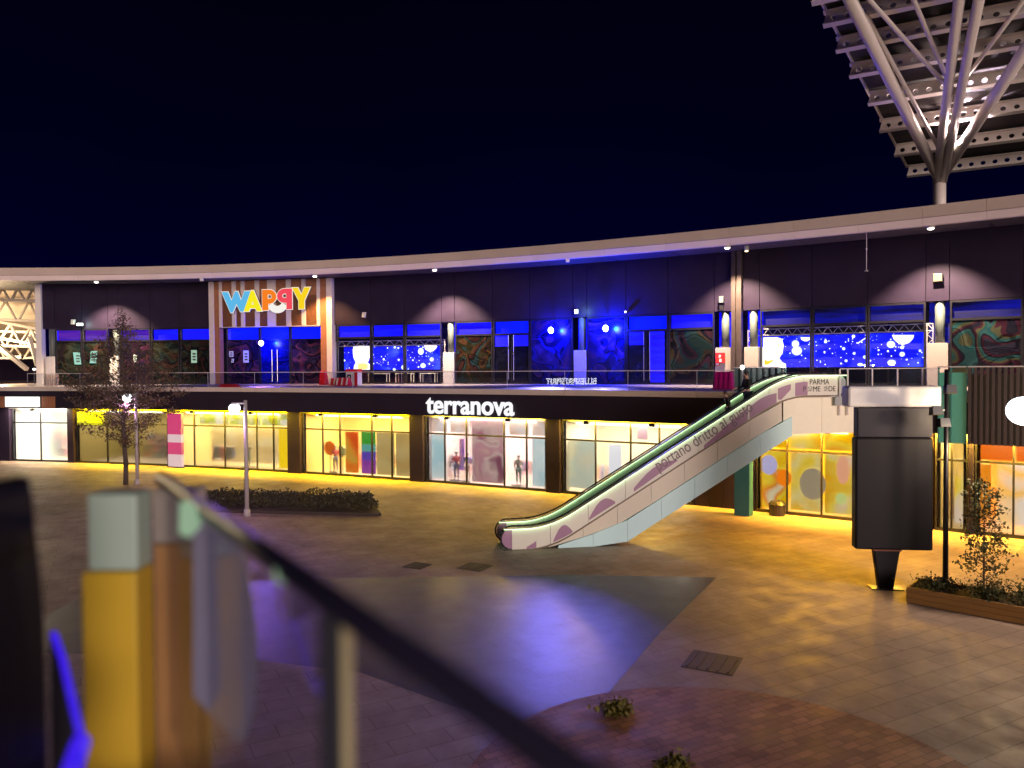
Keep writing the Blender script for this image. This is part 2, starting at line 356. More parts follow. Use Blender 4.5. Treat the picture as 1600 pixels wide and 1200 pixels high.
# ------------------------------------------------------------------ terrace (upper walkway)
X0, X1 = -52, 36
terr = MB(); xs = np.linspace(X0, X1, 23)
top_f = [Vector((x, slab.y(x), FL)) for x in xs]
for i in range(len(xs) - 1):
    a, b = top_f[i], top_f[i + 1]; na, nb = slab.n(a.x), slab.n(b.x)
    A2 = a - na * 24; B2 = b - nb * 24; a = a - na * .31; b = b - nb * .31
    terr.hexa([a - UP * .7, b - UP * .7, B2 - UP * .7, A2 - UP * .7, a, b, B2, A2])
terr.build('terrace_floor', mat('terrace_paving', (.30, .25, .27), .45, var=.15, scale=1.5), kind='structure')
edge = thing('terrace_edge', 'long pale concrete edge of the upper terrace above the dark shop fascia', 'concrete edge', (0, 44, FL))
epx = [-60, 42, 124, 206, 286, 326, 396, 472, 546, 625, 705, 790, 880, 981, 1087, 1190, 1300, 1420, 1550, 1700]
for i in range(len(epx) - 1):
    b = Bay(slab.at(epx[i]), slab.at(epx[i + 1])); o = MB(); b.box(o, .008, b.L - .008, -.3, 0, FL - .30, FL + .02); o.build('edge_panel', concrete, edge, bevel=.01)
band = MB()
for i in range(len(epx) - 1):
    b = Bay(slab.at(epx[i]), slab.at(epx[i + 1])); b.box(band, 0, b.L, -1.6, -.10, 4.38, FL - .703); b.box(band, 0, b.L, -.32, -.06, FL - .70, FL - .305)
band.build('shop_fascia', mat('shop_fascia_dark', (.022, .016, .028), .5, var=.25, scale=.8, spec=.15), edge)

# glass railing of the terrace
rail = thing('glass_railing', 'long glass railing with thin pale handrail along the upper terrace', 'railing', (0, 44, FL))
rpx = [40, 86, 122, 210, 322, 395, 471, 548, 625, 705, 790, 880, 979, 1087, 1146]
steel = mat('satin_steel', (.55, .50, .52), .3, metal=.9, var=.05)
pale_rail = mat('pale_handrail', (.62, .55, .58), .35, var=.05)
for i in range(len(rpx) - 1):
    b = Bay(slab.at(rpx[i]), slab.at(rpx[i + 1]))
    o = MB(); b.box(o, .02, b.L - .02, -.17, -.15, FL + .06, FL + 1.05); o.build('glass_panel', railglass, rail)
    o = MB(); b.box(o, 0, b.L, -.185, -.135, FL + 1.052, FL + 1.092); o.build('handrail', pale_rail, rail)
    o = MB(); b.box(o, -.012, .012, -.20, -.172, FL + .03, FL + 1.05); o.build('post', pale_rail, rail)

# ------------------------------------------------------------------ upper storey
bld = thing('upper_storey', 'dark upper storey of the mall with blue lit windows under a curved pale roof edge', 'building', (0, 60, FL))
PJ = [66, 87, 129, 170, 186, 236, 281, 332, 523.5, 580.5, 632.5, 691, 711, 770.5, 828, 895.5, 917.5, 978.5, 1044, 1116, 1144, 1161, 1187, 1268.5, 1355.5, 1446, 1483, 1598, 1720]
for i in range(len(PJ) - 1):
    if PJ[i] in (332, 1144): continue
    b = fbay(PJ[i], PJ[i + 1]); o = MB(); b.box(o, .02, b.L - .02, -.15, 0, GT + .02, SOF + .3); o.build('wall_panel', dark_panel, bld, bevel=.008)
bk = MB()
for i in range(len(PJ) - 1):
    b = fbay(PJ[i], PJ[i + 1]); b.box(bk, 0, b.L, -.4, -.17, GT + .05, SOF + .3)
bk.build('backing_wall', dark_metal, bld)
# back of rooms
room = MB(); floor_m = mat('dark_room', (.05, .05, .06), .7)
for i in range(len(PJ) - 1):
    b = fbay(PJ[i], PJ[i + 1]); b.box(room, 0, b.L, -7.2, -7, FL, GT)
    b.box(room, 0, b.L, -7, -.45, GT + .06, GT + .2)
room.build('room_wall', floor_m, bld)

def window(a, b_, style, lower, trans, split=None, door=False):
    """one glazed bay: frame, transom light and lower panes"""
    b = fbay(a, b_); L = b.L; f = MB()
    b.box(f, 0, .10, -.12, .03, FL, GT); b.box(f, L - .10, L, -.12, .03, FL, GT)
    b.box(f, .10, L - .10, -.12, .03, GT - .12, GT); b.box(f, .10, L - .10, -.12, .03, FL, FL + .12)
    if style != 'tall': b.box(f, .10, L - .10, -.12, .03, TR - .07, TR + .07)
    fr = f.build('window', dark_metal, bld)
    z0 = FL + .12
    if style == 'tall':
        o = MB(); b.box(o, .1, L - .1, -.06, -.04, z0, GT - .12); o.build('pane', lower, fr)
    else:
        o = MB(); b.box(o, .1, L - .1, -.05, -.04, TR + .07, GT - .12); o.build('pane', clear, fr)
        if trans is not None:
            o = MB(); b.box(o, .1, L - .1, -.34, -.32, TR + .02, GT - .05); o.build('lit_blind', trans, fr)
        if door:
            o = MB(); b.box(o, .1, L / 2 - .03, -.06, -.04, z0, TR - .07); o.build('door_leaf', lower, fr)
            o = MB(); b.box(o, L / 2 + .03, L - .1, -.06, -.04, z0, TR - .07); o.build('door_leaf', lower, fr)
            o = MB(); b.box(o, L / 2 - .03, L / 2 + .03, -.10, .0, z0, TR - .07); o.build('meeting_stile', dark_metal, fr)
            for s in (-.22, .22):
                o = MB(); o.tube(b.p(L / 2 + s, .07, FL + .3), b.p(L / 2 + s, .07, TR - .1), .028); o.tube(b.p(L / 2 + s, -.04, FL + .8), b.p(L / 2 + s, .07, FL + .8), .018); o.tube(b.p(L / 2 + s, -.04, TR - .6), b.p(L / 2 + s, .07, TR - .6), .018); o.build('handle', steel, fr)
        else:
            o = MB(); b.box(o, .1, L - .1, -.06, -.04, z0, TR - .07); o.build('pane', lower, fr)
    return b, fr
mu = lambda cols, s, sc=.9: mural('mural_%d' % s, cols, s, sc)
window(88, 129, '', mu(dk, 1), film_purple); window(130, 170, '', mu(dk, 2), film_purple)
window(188, 236, '', mu(pur, 3), film_purple); window(237, 281, '', mu(dk, 4), film_blue); window(282, 331, '', mu(dk, 5), film_blue)
for a, b_ in ((527, 580), (581, 632), (633, 690)): window(a, b_, '', clear, film_blue)
window(712, 770, '', mu(org_, 6, .7), film_blue); window(771, 828, '', mural('door_blue', [(.01, .01, .03), (.01, .012, .05)], 7), film_flat, door=True)
deep = [(.01, .01, .10), (.05, .03, .22), (.02, .02, .30), (.12, .05, .20), (.03, .02, .16)]
window(829, 895, 'tall', mu(deep, 8, .6), None); window(918, 978, 'tall', mu(deep, 9, .6), None)
window(979, 1044, '', mural('door_blue_two', [(.01, .012, .05), (.01, .012, .03)], 10), film_flat, door=True)
window(1045, 1116, '', mu(green_, 11, .6), film_blue)
for a, b_ in ((1188, 1268), (1269, 1355), (1356, 1446)): window(a, b_, '', clear, film_dim)
window(1484, 1598, '', mu(teal_, 12, .75), film_dim); window(1599, 1720, '', mu(teal_, 13, .75), film_dim)
# lit doors: blue blinds in the upper part of the door leaves
def blind(a, b_, z0, z1, m, name='lit_blind', d=-.03):
    b = fbay(a, b_); o = MB(); b.box(o, .04, b.L - .04, d - .005, d, z0, z1); return o.build(name, m, bld)
blind(773, 796, 9.0, 9.85, film_blue); blind(800, 826, 9.0, 9.85, film_blue); blind(982, 1006, 8.9, 9.85, film_blue); blind(1015, 1039, FL + .15, 9.85, film_blue)

# pillars in the glazing line
def pillar(a, b_, blue=True, lo=FL, hi=PB, cm=col_grey, colm=col_light):
    b = fbay(a, b_); L = b.L
    o = MB(); b.box(o, .05, L - .05, -.5, .06, lo, hi); p_ = o.build('pillar', cm, bld, bevel=.02)
    o = MB(); o.tube(b.p(L * .56, -.35, hi), b.p(L * .56, -.35, GT), .27, .27, 20); o.build('column_shaft', colm, p_, smooth=True)
    o = MB(); b.box(o, .02, L - .02, -1.0, -.98, hi, GT); o.build('lit_blind', film_blue if blue else film_dim, p_)
pink_grey = mat('pillar_pink_grey', (.34, .29, .29), .6, var=.08)
pillar(71, 87); pillar(171, 187, cm=white_metal); pillar(692, 711); pillar(896, 917); pillar(1117, 1143, cm=pink_grey); pillar(1162, 1187, lo=7.25, cm=pink_grey); pillar(1447, 1483, False, cm=pink_grey)
b = fbay(64, 68); o = MB(); b.box(o, -.25, .25, -.4, .25, FL, SOF); o.build('corner_post', white_metal, bld)
# tall steel downpipe columns by the fire cabinet
b = fbay(1144, 1161); o = MB(); b.box(o, .03, b.L * .42, -.1, .32, FL, SOF); b.box(o, b.L * .58, b.L - .03, -.1, .32, FL, SOF); b.box(o, b.L * .42, b.L * .58, -.1, .15, FL, SOF); o.build('steel_column', mat('dark_bronze', (.10, .075, .075), .35, metal=.5, var=.2), bld)

# roof edge (canopy) : fascia panels, bright lower lip, soffit
cpx = [-80, 20, 120, 225, 330, 430, 530, 625, 720, 830, 940, 1040, 1140, 1240, 1340, 1440, 1540, 1650, 1760]
soff = MB(); deck = MB(); soffit_m = mat('soffit_dark', (.05, .042, .055), .55, var=.2)
for i in range(len(cpx) - 1):
    A, B = canc.at(cpx[i]), canc.at(cpx[i + 1]); b = Bay(A, B)
    o = MB(); b.box(o, .006, b.L - .006, -.35, 0, SOF + .42, SOF + 1.05); o.build('fascia_panel', fascia_m, bld)
    o = MB()
    f = lambda u, d, z: b.p(u, d, z)
    u0, u1 = .006, b.L - .006
    o.hexa([f(u0, -.28, SOF), f(u1, -.28, SOF), f(u1, -.6, SOF), f(u0, -.6, SOF), f(u0, -.06, SOF + .40), f(u1, -.06, SOF + .40), f(u1, -.6, SOF + .40), f(u0, -.6, SOF + .40)])
    o.build('fascia_lip', fascia_l, bld)
    b.box(soff, 0, b.L, -9, -.602, SOF + .02, SOF + .2); b.box(deck, 0, b.L, -24, -.36, SOF + .60, SOF + .98)
soff.build('soffit', soffit_m, bld); deck.build('roof', mat('roof_membrane', (.12, .11, .12), .8), bld)
# terrace floor in front of LED hall and inside rooms is the terrace_floor itself
# ------------------------------------------------------------------ striped entrance portal with the colourful sign
pb = fbay(333, 523.5); L = pb.L; S = L / 1515.0; V = .0069
U = lambda cx: (cx - 20) * S
Zc = lambda cy_: GT + .05 - (cy_ - 680) * V
portal = thing('entrance_portal', 'striped pale and brown boarded entrance portal framing the doors below the colourful sign', 'entrance portal', pb.p(L / 2, 0, FL))
batten = mat('pale_batten', (.62, .53, .50), .5, var=.08); wood = mat('brown_board', (.30, .125, .065), .5, var=.25, scale=2.0, bump=.05)
back = MB(); pb.box(back, .02, L - .02, .0, .30, GT, SOF - .02); back.build('portal_back', dark_metal, portal)
strips = [(20, 82), (150, 186), (312, 362), (425, 472), (600, 655), (755, 858), (985, 1042), (1172, 1222), (1355, 1393), (1470, 1535)]
prev = None
for i, (a, c_) in enumerate(strips):
    z0 = FL if i in (0, len(strips) - 1) else GT
    o = MB(); pb.box(o, U(a), U(c_), .301 if z0 == GT else -.2, .50, z0, SOF - .02); o.build('batten', batten, portal, bevel=.01)
    if prev is not None:
        lo = FL if i in (1, len(strips) - 1) else GT
        x0, x1 = U(prev) + .012, U(a) - .012; n_ = max(1, round((x1 - x0) / .42)); w_ = (x1 - x0) / n_
        for k in range(n_):
            for (q0, q1) in ((lo, lo + 2.6), (lo + 2.61, GT), (GT, GT + 3.35), (GT + 3.36, SOF - .02)):
                if q1 - q0 < .3 or (lo == GT and q0 < GT - .01): continue
                o = MB(); pb.box(o, x0 + k * w_ + .004, x0 + (k + 1) * w_ - .004, .301 if q0 >= GT else -.15, .42, q0 + .004, q1 - .004)
                o.build('board', wood, portal)
    prev = c_
o = MB(); pb.box(o, U(150), U(1400), .302, .47, GT - .06, GT - .002); o.build('portal_lintel', batten, portal)
o = MB(); pb.box(o, U(82), U(1470), -.3, .3, GT - .10, GT - .07); o.build('portal_soffit', dark_metal, portal)
# glazing inside the portal
def pwin(c0, c1, lower, name='window', door=False):
    f = MB(); u0, u1 = U(c0), U(c1)
    pb.box(f, u0, u0 + .09, -.5, -.38, FL, GT - .1); pb.box(f, u1 - .09, u1, -.5, -.38, FL, GT - .1); pb.box(f, u0 + .09, u1 - .09, -.5, -.38, TR - .06, TR + .02)
    fr = f.build('window', dark_metal, portal)
    o = MB(); pb.box(o, u0 + .09, u1 - .09, -.44, -.43, TR + .02, GT - .1); o.build('pane', clear, fr)
    o = MB(); pb.box(o, u0 + .09, u1 - .09, -.62, -.60, TR + .02, GT - .1); o.build('lit_blind', film_flat, fr)
    if door:
        for (a, c_) in ((u0 + .09, (u0 + u1) / 2 - .02), ((u0 + u1) / 2 + .02, u1 - .09)):
            o = MB(); pb.box(o, a, c_, -.44, -.42, FL + .05, TR - .06); o.build('door_leaf', lower, fr)
        for s in (-.28, .22):
            o = MB(); uu = U(780) + s; o.tube(pb.p(uu, -.34, FL + .2), pb.p(uu, -.34, FL + 3.0), .025); o.tube(pb.p(uu, -.42, FL + .7), pb.p(uu, -.34, FL + .7), .016); o.tube(pb.p(uu, -.42, FL + 2.6), pb.p(uu, -.34, FL + 2.6), .016); o.build('handle', steel, fr)
    else:
        o = MB(); pb.box(o, u0 + .09, u1 - .09, -.44, -.42, FL + .05, TR - .06); o.build('pane', lower, fr)
pwin(165, 585, mural('mural_portal_a', pur, 21, .8)); pwin(590, 965, mural('door_blue_three', [(.004, .008, .30), (.006, .012, .38)], 22), door=True); pwin(970, 1410, mural('mural_portal_b', pur, 23, .9))

sign = thing('shop_sign', 'big multicoloured letter sign with a white smile on the striped portal', 'sign', pb.p(L / 2, .55, Zc(370)))
def poly_uv(pts): return [(U(x), Zc(y)) for x, y in pts]
def parc(cx, cy_, r, a0, a1, n=14): return [(cx + r * math.cos(R(a0 + (a1 - a0) * i / n)), cy_ + r * math.sin(R(a0 + (a1 - a0) * i / n))) for i in range(n + 1)]
letters = [
 ('w', [[(212, 250), (288, 250), (332, 362), (378, 247), (412, 247), (452, 362), (497, 247), (570, 247), (478, 502), (440, 502), (394, 400), (345, 512), (318, 512)]], (.10, .50, .85)),
 ('a', [[(578, 240), (608, 240), (708, 500), (646, 500), (630, 462), (562, 462), (548, 500), (484, 500)], [(597, 372), (613, 416), (580, 416)]], (1.0, .88, 0)),
 ('p', [[(714, 237), (800, 237)] + parc(800, 324, 87, -90, 90) + [(788, 411), (788, 492), (714, 492)], [(782, 298), (808, 298)] + parc(808, 324, 26, -90, 90, 8) + [(782, 350)]], (1.0, .22, 0)),
 ('q', [[(1078, 230), (990, 230)] + parc(985, 318, 87, -90, -270) + [(1010, 405), (1010, 486), (1078, 486)], [(1008, 292), (985, 292)] + parc(985, 318, 26, -90, -270, 8) + [(1008, 344)]], (.95, .06, .10)),
 ('y', [[(1082, 222), (1150, 222), (1190, 312), (1228, 222), (1298, 222), (1226, 382), (1226, 486), (1158, 486), (1158, 382)]], (1.0, .70, 0)),
 ('smile', [[(x, y) for x, y in parc(898, 405, 118, 18, 162, 18)] + [(x, y) for x, y in parc(898, 385, 62, 152, 28, 14)]], (1, .95, .88))]
rim_m = glow('sign_rim_white', (1.0, .86, .74), .95); side_m = mat('sign_side_dark', (.10, .09, .09), .5)
fr = lambda d: (pb.p(0, d, 0), pb.t, UP, pb.n)
for nm, loops, colr in letters:
    lp = [poly_uv(l) for l in loops]
    face = flat_curve('letter_' + ('face' if nm != 'smile' else 'smile'), lp, fr(.74), glow('sign_' + nm, colr, .92), sign, depth=.04)
    flat_curve('letter_rim', lp, fr(.71), rim_m, face, depth=.03, offset=.055)
    flat_curve('letter_return', lp, fr(.53), side_m, face, depth=.18, offset=.05)
for o in list(COL.objects):
    pass

# ------------------------------------------------------------------ LED walls in the glazed halls
def led_material(name, seed):
    M = bpy.data.materials.new(name); M.use_nodes = True
    N = M.node_tree.nodes; Lk = M.node_tree.links; b = N['Principled BSDF']; b.inputs['Base Color'].default_value = (.01, .01, .02, 1)
    t = N.new('ShaderNodeTexCoord'); mp = N.new('ShaderNodeMapping'); mp.inputs['Location'].default_value = (seed, seed * 2, seed * .5); Lk.new(t.outputs['Object'], mp.inputs[0])
    def stars(scale, r0_, seed2):
        v = N.new('ShaderNodeTexVoronoi'); v.inputs['Scale'].default_value = scale; v.inputs['Randomness'].default_value = 1
        m2 = N.new('ShaderNodeMapping'); m2.inputs['Location'].default_value = (seed2, seed2 * .3, seed2 * .7); Lk.new(mp.outputs[0], m2.inputs[0]); Lk.new(m2.outputs[0], v.inputs[0])
        s = N.new('ShaderNodeSeparateColor'); Lk.new(v.outputs['Color'], s.inputs[0])
        mu_ = N.new('ShaderNodeMath'); mu_.operation = 'MULTIPLY'; mu_.inputs[1].default_value = r0_; Lk.new(s.outputs[0], mu_.inputs[0])
        lt = N.new('ShaderNodeMath'); lt.operation = 'LESS_THAN'; Lk.new(v.outputs['Distance'], lt.inputs[0]); Lk.new(mu_.outputs[0], lt.inputs[1]); return lt
    a = stars(2.2, .22, 1.3); c_ = stars(5.0, .22, 4.1)
    mx = N.new('ShaderNodeMath'); mx.operation = 'MAXIMUM'; Lk.new(a.outputs[0], mx.inputs[0]); Lk.new(c_.outputs[0], mx.inputs[1])
    n = N.new('ShaderNodeTexNoise'); n.inputs['Scale'].default_value = .55; n.inputs['Detail'].default_value = 6; Lk.new(mp.outputs[0], n.inputs[0])
    rp = N.new('ShaderNodeValToRGB'); E = rp.color_ramp.elements; E[0].position = .3; E[0].color = (.001, .0, .42, 1); E[1].position = .75; E[1].color = (.06, .12, .95, 1)
    q = E.new(.55); q.color = (.0, .006, .8, 1)
    Lk.new(n.outputs['Fac'], rp.inputs[0])
    m3 = N.new('ShaderNodeMix'); m3.data_type = 'RGBA'; m3.inputs[7].default_value = (1.1, 1.25, 1.4, 1); Lk.new(mx.outputs[0], m3.inputs[0]); Lk.new(rp.outputs[0], m3.inputs[6])
    Lk.new(m3.outputs[2], b.inputs['Emission Color']); b.inputs['Emission Strength'].default_value = 1.7
    return M
alu = mat('truss_aluminium', (.62, .60, .66), .35, metal=.5, var=.05)
def box_truss(mb, p0, p1, h, dvec, n):
    """flat lattice: two chords and zigzag web"""
    p0 = Vector(p0); p1 = Vector(p1); up = Vector(dvec) * h
    mb.tube(p0, p1, .035, n=6); mb.tube(p0 + up, p1 + up, .035, n=6)
    for i in range(n):
        a = p0.lerp(p1, i / n); c_ = p0.lerp(p1, (i + 1) / n)
        mb.tube(a if i % 2 == 0 else a + up, (c_ + up) if i % 2 == 0 else c_, .022, n=5)
warm_white = glow('screen_white', (1.0, .96, .90), 1.6); pale_cyan = glow('screen_pale', (.85, .97, 1.0), 1.4); yel = glow('screen_yellow', (1.0, .80, .25), 1.3)
def led_wall(pa, pb_, zlo, zhi, d, seed, label, tlabel, left_leg, n, glow_side):
    A, B = fac.at(pa), fac.at(pb_); b = Bay(A, B)
    k0, k1 = b.u_of(pa), b.u_of(pb_)
    bb = Bay(b.p(0, d, 0), b.p(b.L, d, 0))       # screen line, d behind the glass; widen so it still fills the same columns of view
    u0 = bb.u_of(pa); u1 = bb.u_of(pb_)
    t = thing('led_screen', label, 'screen', bb.p((u0 + u1) / 2, 0, zlo))
    o = MB(); bb.box(o, u0, u1, -.15, 0, zlo, zhi); o.build('screen_face', led_material('led_%d' % seed, seed), t)
    f = MB(); bb.box(f, u0 - .08, u1 + .08, -.2, -.152, zlo - .08, zhi + .08); f.build('screen_casing', dark_metal, t)
    fr_ = lambda dd: (bb.p(0, dd, 0), bb.t, UP, bb.n)
    tr = thing('lighting_truss', tlabel, 'truss', bb.p((u0 + u1) / 2, .4, FL), 'lattice trusses around the blue screens')
    box = MB(); box_truss(box, bb.p(u0 - .5, .35, zhi + .06), bb.p(u1 + .5, .35, zhi + .06), .42, UP, n); box.build('truss_beam', alu, tr)
    for (uu, nm) in ((u0 - .55, 1), (u1 + .5, 0)):
        if nm == 0 and not left_leg: pass
        o = MB(); box_truss(o, bb.p(uu - .35, .35, FL), bb.p(uu - .35, .35, zhi + .46), .32, bb.t, 12); o.build('truss_leg', alu, tr)
    return bb, u0, u1, t, fr_
bb, u0, u1, t, fr_ = led_wall(538, 690, 7.22, 9.22, -1.6, 3, 'left blue starry screen with a big white figure beside the striped portal', 'lattice truss around the left starry screen', True, 22, 1)
def scr(px, py):   # picture position -> (u, z) on the screen plane
    u = bb.u_of(px); P = bb.p(u, 0, 0); return (u, EYE + (at(px, py, Y=P.y).z - EYE))
blob = lambda l: [scr(520 + x / 8, 500 + y / 8) for x, y in l]
flat_curve('screen_figure', [blob([(262, 325), (340, 318), (486, 318), (486, 400), (455, 500), (440, 530), (486, 575), (490, 622), (262, 622), (268, 570), (290, 530), (262, 470), (255, 400)])], fr_(.004), warm_white, t, .006)
flat_curve('screen_figure', [blob([(318, 545), (400, 540), (440, 560), (440, 600), (420, 618), (318, 615)])], fr_(.012), yel, t, .004)
flat_curve('screen_planet', [blob([(1145, 318), (1308, 318), (1300, 350), (1262, 388), (1228, 396), (1222, 412), (1215, 396), (1190, 390), (1160, 368)])], fr_(.004), warm_white, t, .006)
for (x, y, rx, ry) in ((1105, 392, 36, 44), (1240, 492, 26, 26), (1130, 570, 34, 30), (880, 592, 22, 26), (780, 340, 16, 14), (770, 618, 18, 16)):
    flat_curve('screen_planet', [blob(circ(x, y, rx, 16, ry))], fr_(.004), pale_cyan, t, .006)
bb, u0, u1, t, fr_ = led_wall(1192, 1445, 7.22, 9.32, -1.2, 8, 'right blue starry screen with a white planet behind the escalator head', 'lattice truss above the right starry screen', False, 34, 1)
sc2 = 1600 / 280.0
blob2 = lambda l: [scr(1180 + x / sc2, 480 + y / sc2) for x, y in l]
flat_curve('screen_figure', [blob2([(66, 270), (200, 268), (240, 285), (256, 340), (245, 410), (215, 455), (250, 500), (265, 530), (66, 530)])], fr_(.004), warm_white, t, .006)
flat_curve('screen_figure', [blob2([(85, 465), (105, 480), (165, 470), (160, 482), (115, 512), (85, 515)])], fr_(.012), glow('screen_deep_yellow', (1, .75, .02), 1.1), t, .004)
flat_curve('screen_figure', [blob2([(200, 330), (222, 335), (216, 350), (204, 345)])], fr_(.012), yel, t, .004)
flat_curve('screen_planet', [blob2([(1220, 248), (1418, 248), (1410, 280), (1375, 318), (1322, 336), (1316, 352), (1308, 336), (1262, 312), (1235, 285)])], fr_(.004), warm_white, t, .006)
flat_curve('screen_planet', [blob2([(405, 268), (496, 268), (490, 290), (465, 304), (440, 304), (412, 290)])], fr_(.004), warm_white, t, .006)
for (x, y, rx, ry) in ((360, 328, 33, 33), (372, 390, 46, 40), (1212, 332, 38, 32), (1312, 420, 24, 22), (1218, 495, 38, 26), (938, 512, 26, 14), (885, 412, 12, 12), (980, 445, 18, 15), (812, 478, 14, 12), (790, 370, 14, 14)):
    flat_curve('screen_planet', [blob2(circ(x, y, rx, 16, ry))], fr_(.004), pale_cyan, t, .006)
flat_curve('screen_comet', [blob2([(908, 322), (985, 270), (992, 276), (920, 326)])], fr_(.004), warm_white, t, .006)

# low tables behind the glass under the left screen
bw = fbay(527, 690)
for i, (a, c_) in enumerate(((3.1, 5.3), (6.2, 8.0), (8.9, 10.6))):
    k = (a / 11.6, c_ / 11.6); t = thing('table', ['pale trestle table under the white figure of the left screen', 'thin framed table in the middle below the left screen', 'thin framed table at the right below the left screen'][i], 'table', bw.p((k[0] + k[1]) / 2 * bw.L, -.9, FL), 'tables below the left screen')
    o = MB(); bw.box(o, k[0] * bw.L, k[1] * bw.L, -1.2, -.6, FL + .82, FL + .88); o.build('table_top', white_metal, t)
    for uu in k:
        for dd in (-1.15, -.65):
            o = MB(); o.bar(bw.p(uu * bw.L + (.05 if uu == k[0] else -.05), dd, FL), bw.p(uu * bw.L + (.05 if uu == k[0] else -.05), dd, FL + .82), .05); o.build('leg', white_metal, t)

# ------------------------------------------------------------------ posters and notices on the glazing
paper = mat('white_paper', (.62, .80, .74), .7, var=.05, emit=(.45, .95, .78), es=.0); ink = mat('dark_print', (.03, .05, .05), .7)
notice_m = mat('pale_notice', (.55, .60, .66), .7)
lit_notice = glow('backlit_notice', (.38, .85, .70), .75)
def notice(px, py, wpx, hpx, label, m=paper, lean=0, bay=None, d=.02, cat='notice'):
    b = bay or fbay(px - 12, px + 12); u = b.u_of(px); P = b.p(u, 0, 0); z = at(px, py, Y=P.y).z; s = P.y / FPX
    t = thing('notice', label, cat, b.p(u, d, z - hpx * s / 2), 'notices hung behind the dark windows')
    w_, h_ = wpx * s * 1.05 / 2, hpx * s / 2; fr = (b.p(u, d, z), b.t, UP, b.n)
    flat_curve('sheet', [[(-w_, -h_), (w_, -h_), (w_ + lean, h_), (-w_ + lean, h_)]], fr, m, t, .01)
    fr = (b.p(u, d + .012, z), b.t, UP, b.n)
    for k in range(3):
        zz = h_ * (.45 - .45 * k); flat_curve('print_line', [[(-w_ * .5, zz - h_ * .16), (w_ * .6, zz - h_ * .16), (w_ * .6, zz + h_ * .1), (-w_ * .5, zz + h_ * .1)]], fr, ink, t, .004)
notice(122.5, 560, 10, 19, 'pale green backlit notice leaning left, left one of the pair in the window', lit_notice, -.12)
notice(146, 558, 10, 19, 'pale green backlit notice leaning right, beside another in the left windows', lit_notice, .12)
notice(304, 557, 9, 20, 'pale notice in the dark window just left of the striped portal', mat('green_grey_notice', (.35, .62, .50), .6, emit=(.3, .6, .45), es=.25), 0)
notice(358, 553, 7, 9, 'small pale notice inside the portal, upper left of the entrance doors', notice_m, 0, pb, -.41)
notice(381, 557, 9, 19, 'tall pale notice inside the portal nearest the entrance doors', notice_m, 0, pb, -.41)
notice(359.5, 563.5, 4, 6, 'tiny torn notice below the small pale one inside the portal', notice_m, .05, pb, -.41)
notice(212, 560, 5, 12, 'narrow white notice half hidden behind the tree', paper, 0)

# fire cabinet on the pillar by the magenta barrier
b = fbay(1117, 1143); red = mat('signal_red', (.42, .02, .025), .4, var=.08); wht = mat('white_print', (.75, .72, .70), .5)
c = b.p(b.L * .5, .06, at(1127, 560, Y=b.A.y).z); t = thing('fire_cabinet', 'red fire equipment cabinet with white pictograms on the pale pillar', 'fire cabinet', c)
fr = (c - b.t * .15, b.t, UP, b.n)
o = MB(); b.box(o, b.L / 2 - .45, b.L / 2 + .18, .061, .26, c.z - .32, c.z + .38); cab = o.build('cabinet', red, t, bevel=.02)
f2 = (b.p(b.L / 2 - .13, .261, c.z), b.t, UP, b.n)
flat_curve('pictogram', [[(-.12, .05), (.02, .05), (.02, .1), (.08, .16), (.02, .24), (-.1, .24), (-.06, .16)]], f2, wht, cab, .006)
flat_curve('pictogram', [[(-.05, -.25), (.1, -.25), (.1, -.05), (.03, -.02), (-.05, -.05)]], f2, wht, cab, .006)
t = thing('warning_sign', 'small round red and white warning sign low on the pale pillar', 'sign', b.p(.25, .07, FL + 1.42))
flat_curve('disc', [circ(0, 0, .17, 20)], (b.p(.2, .062, FL + 1.45), b.t, UP, b.n), red, t, .02); flat_curve('disc_centre', [circ(0, 0, .11, 20)], (b.p(.2, .083, FL + 1.45), b.t, UP, b.n), wht, t, .006)
# ------------------------------------------------------------------ downlights under the roof edge
warm = (1.0, .74, .46)
dl_face = glow('downlight_face', (1.0, .88, .70), 9); dl_body = mat('downlight_body', (.4, .38, .36), .4)
for px, lb, en in ((148, 'round downlight at the roof edge above the tree', 14000), (489, 'round downlight at the roof edge above the striped portal', 5200), (676, 'round downlight at the roof edge above the left starry screen', 16000), (1133, 'round downlight at the roof edge beside the tall steel column', 16000), (1451, 'round downlight at the roof edge near the canopy mast', 16000)):
    p_ = canc.at(px, -.50); n_ = canc.n(p_.x); P = p_ + UP * (SOF - .12)
    t = thing('downlight', lb, 'downlight', P, 'downlights along the roof edge')
    o = MB(); o.tube(P + UP * .12, P - UP * .02, .22, .20, 16); o.build('housing', dl_body, t, smooth=False)
    o = MB(); o.ball(P - UP * .03, .17, .17, .07, 14, 6); o.build('lens', dl_face, t, smooth=True)
    tgt = p_ - n_ * 2.85 + UP * (SOF - 4.9)
    lamp('downlight_lamp', 'SPOT', P - UP * .15, en, (1.0, .56, .18) if px == 489 else warm, t, -n_ * .25 - UP, .05, 96, .62)
for px, lb in ((313, 'small unlit square lamp at the roof edge left of the portal'), (884, 'small unlit square lamp at the roof edge above the mural windows')):
    p_ = canc.at(px, -.45) + UP * (SOF - .10); t = thing('soffit_lamp', lb, 'lamp', p_); o = MB(); o.box(p_.x - .14, p_.x + .14, p_.y - .12, p_.y + .12, p_.z - .12, p_.z + .1); o.build('housing', white_metal, t, bevel=.03); o = MB(); o.box(p_.x - .1, p_.x + .1, p_.y - .08, p_.y + .08, p_.z - .135, p_.z - .122); o.build('lens', mat('opal', (.7, .7, .7), .3), t)
p_ = canc.at(1156, -1.5) + UP * (SOF - .3); t = thing('soffit_lamp', 'small amber lamp at the top of the tall steel column', 'lamp', p_)
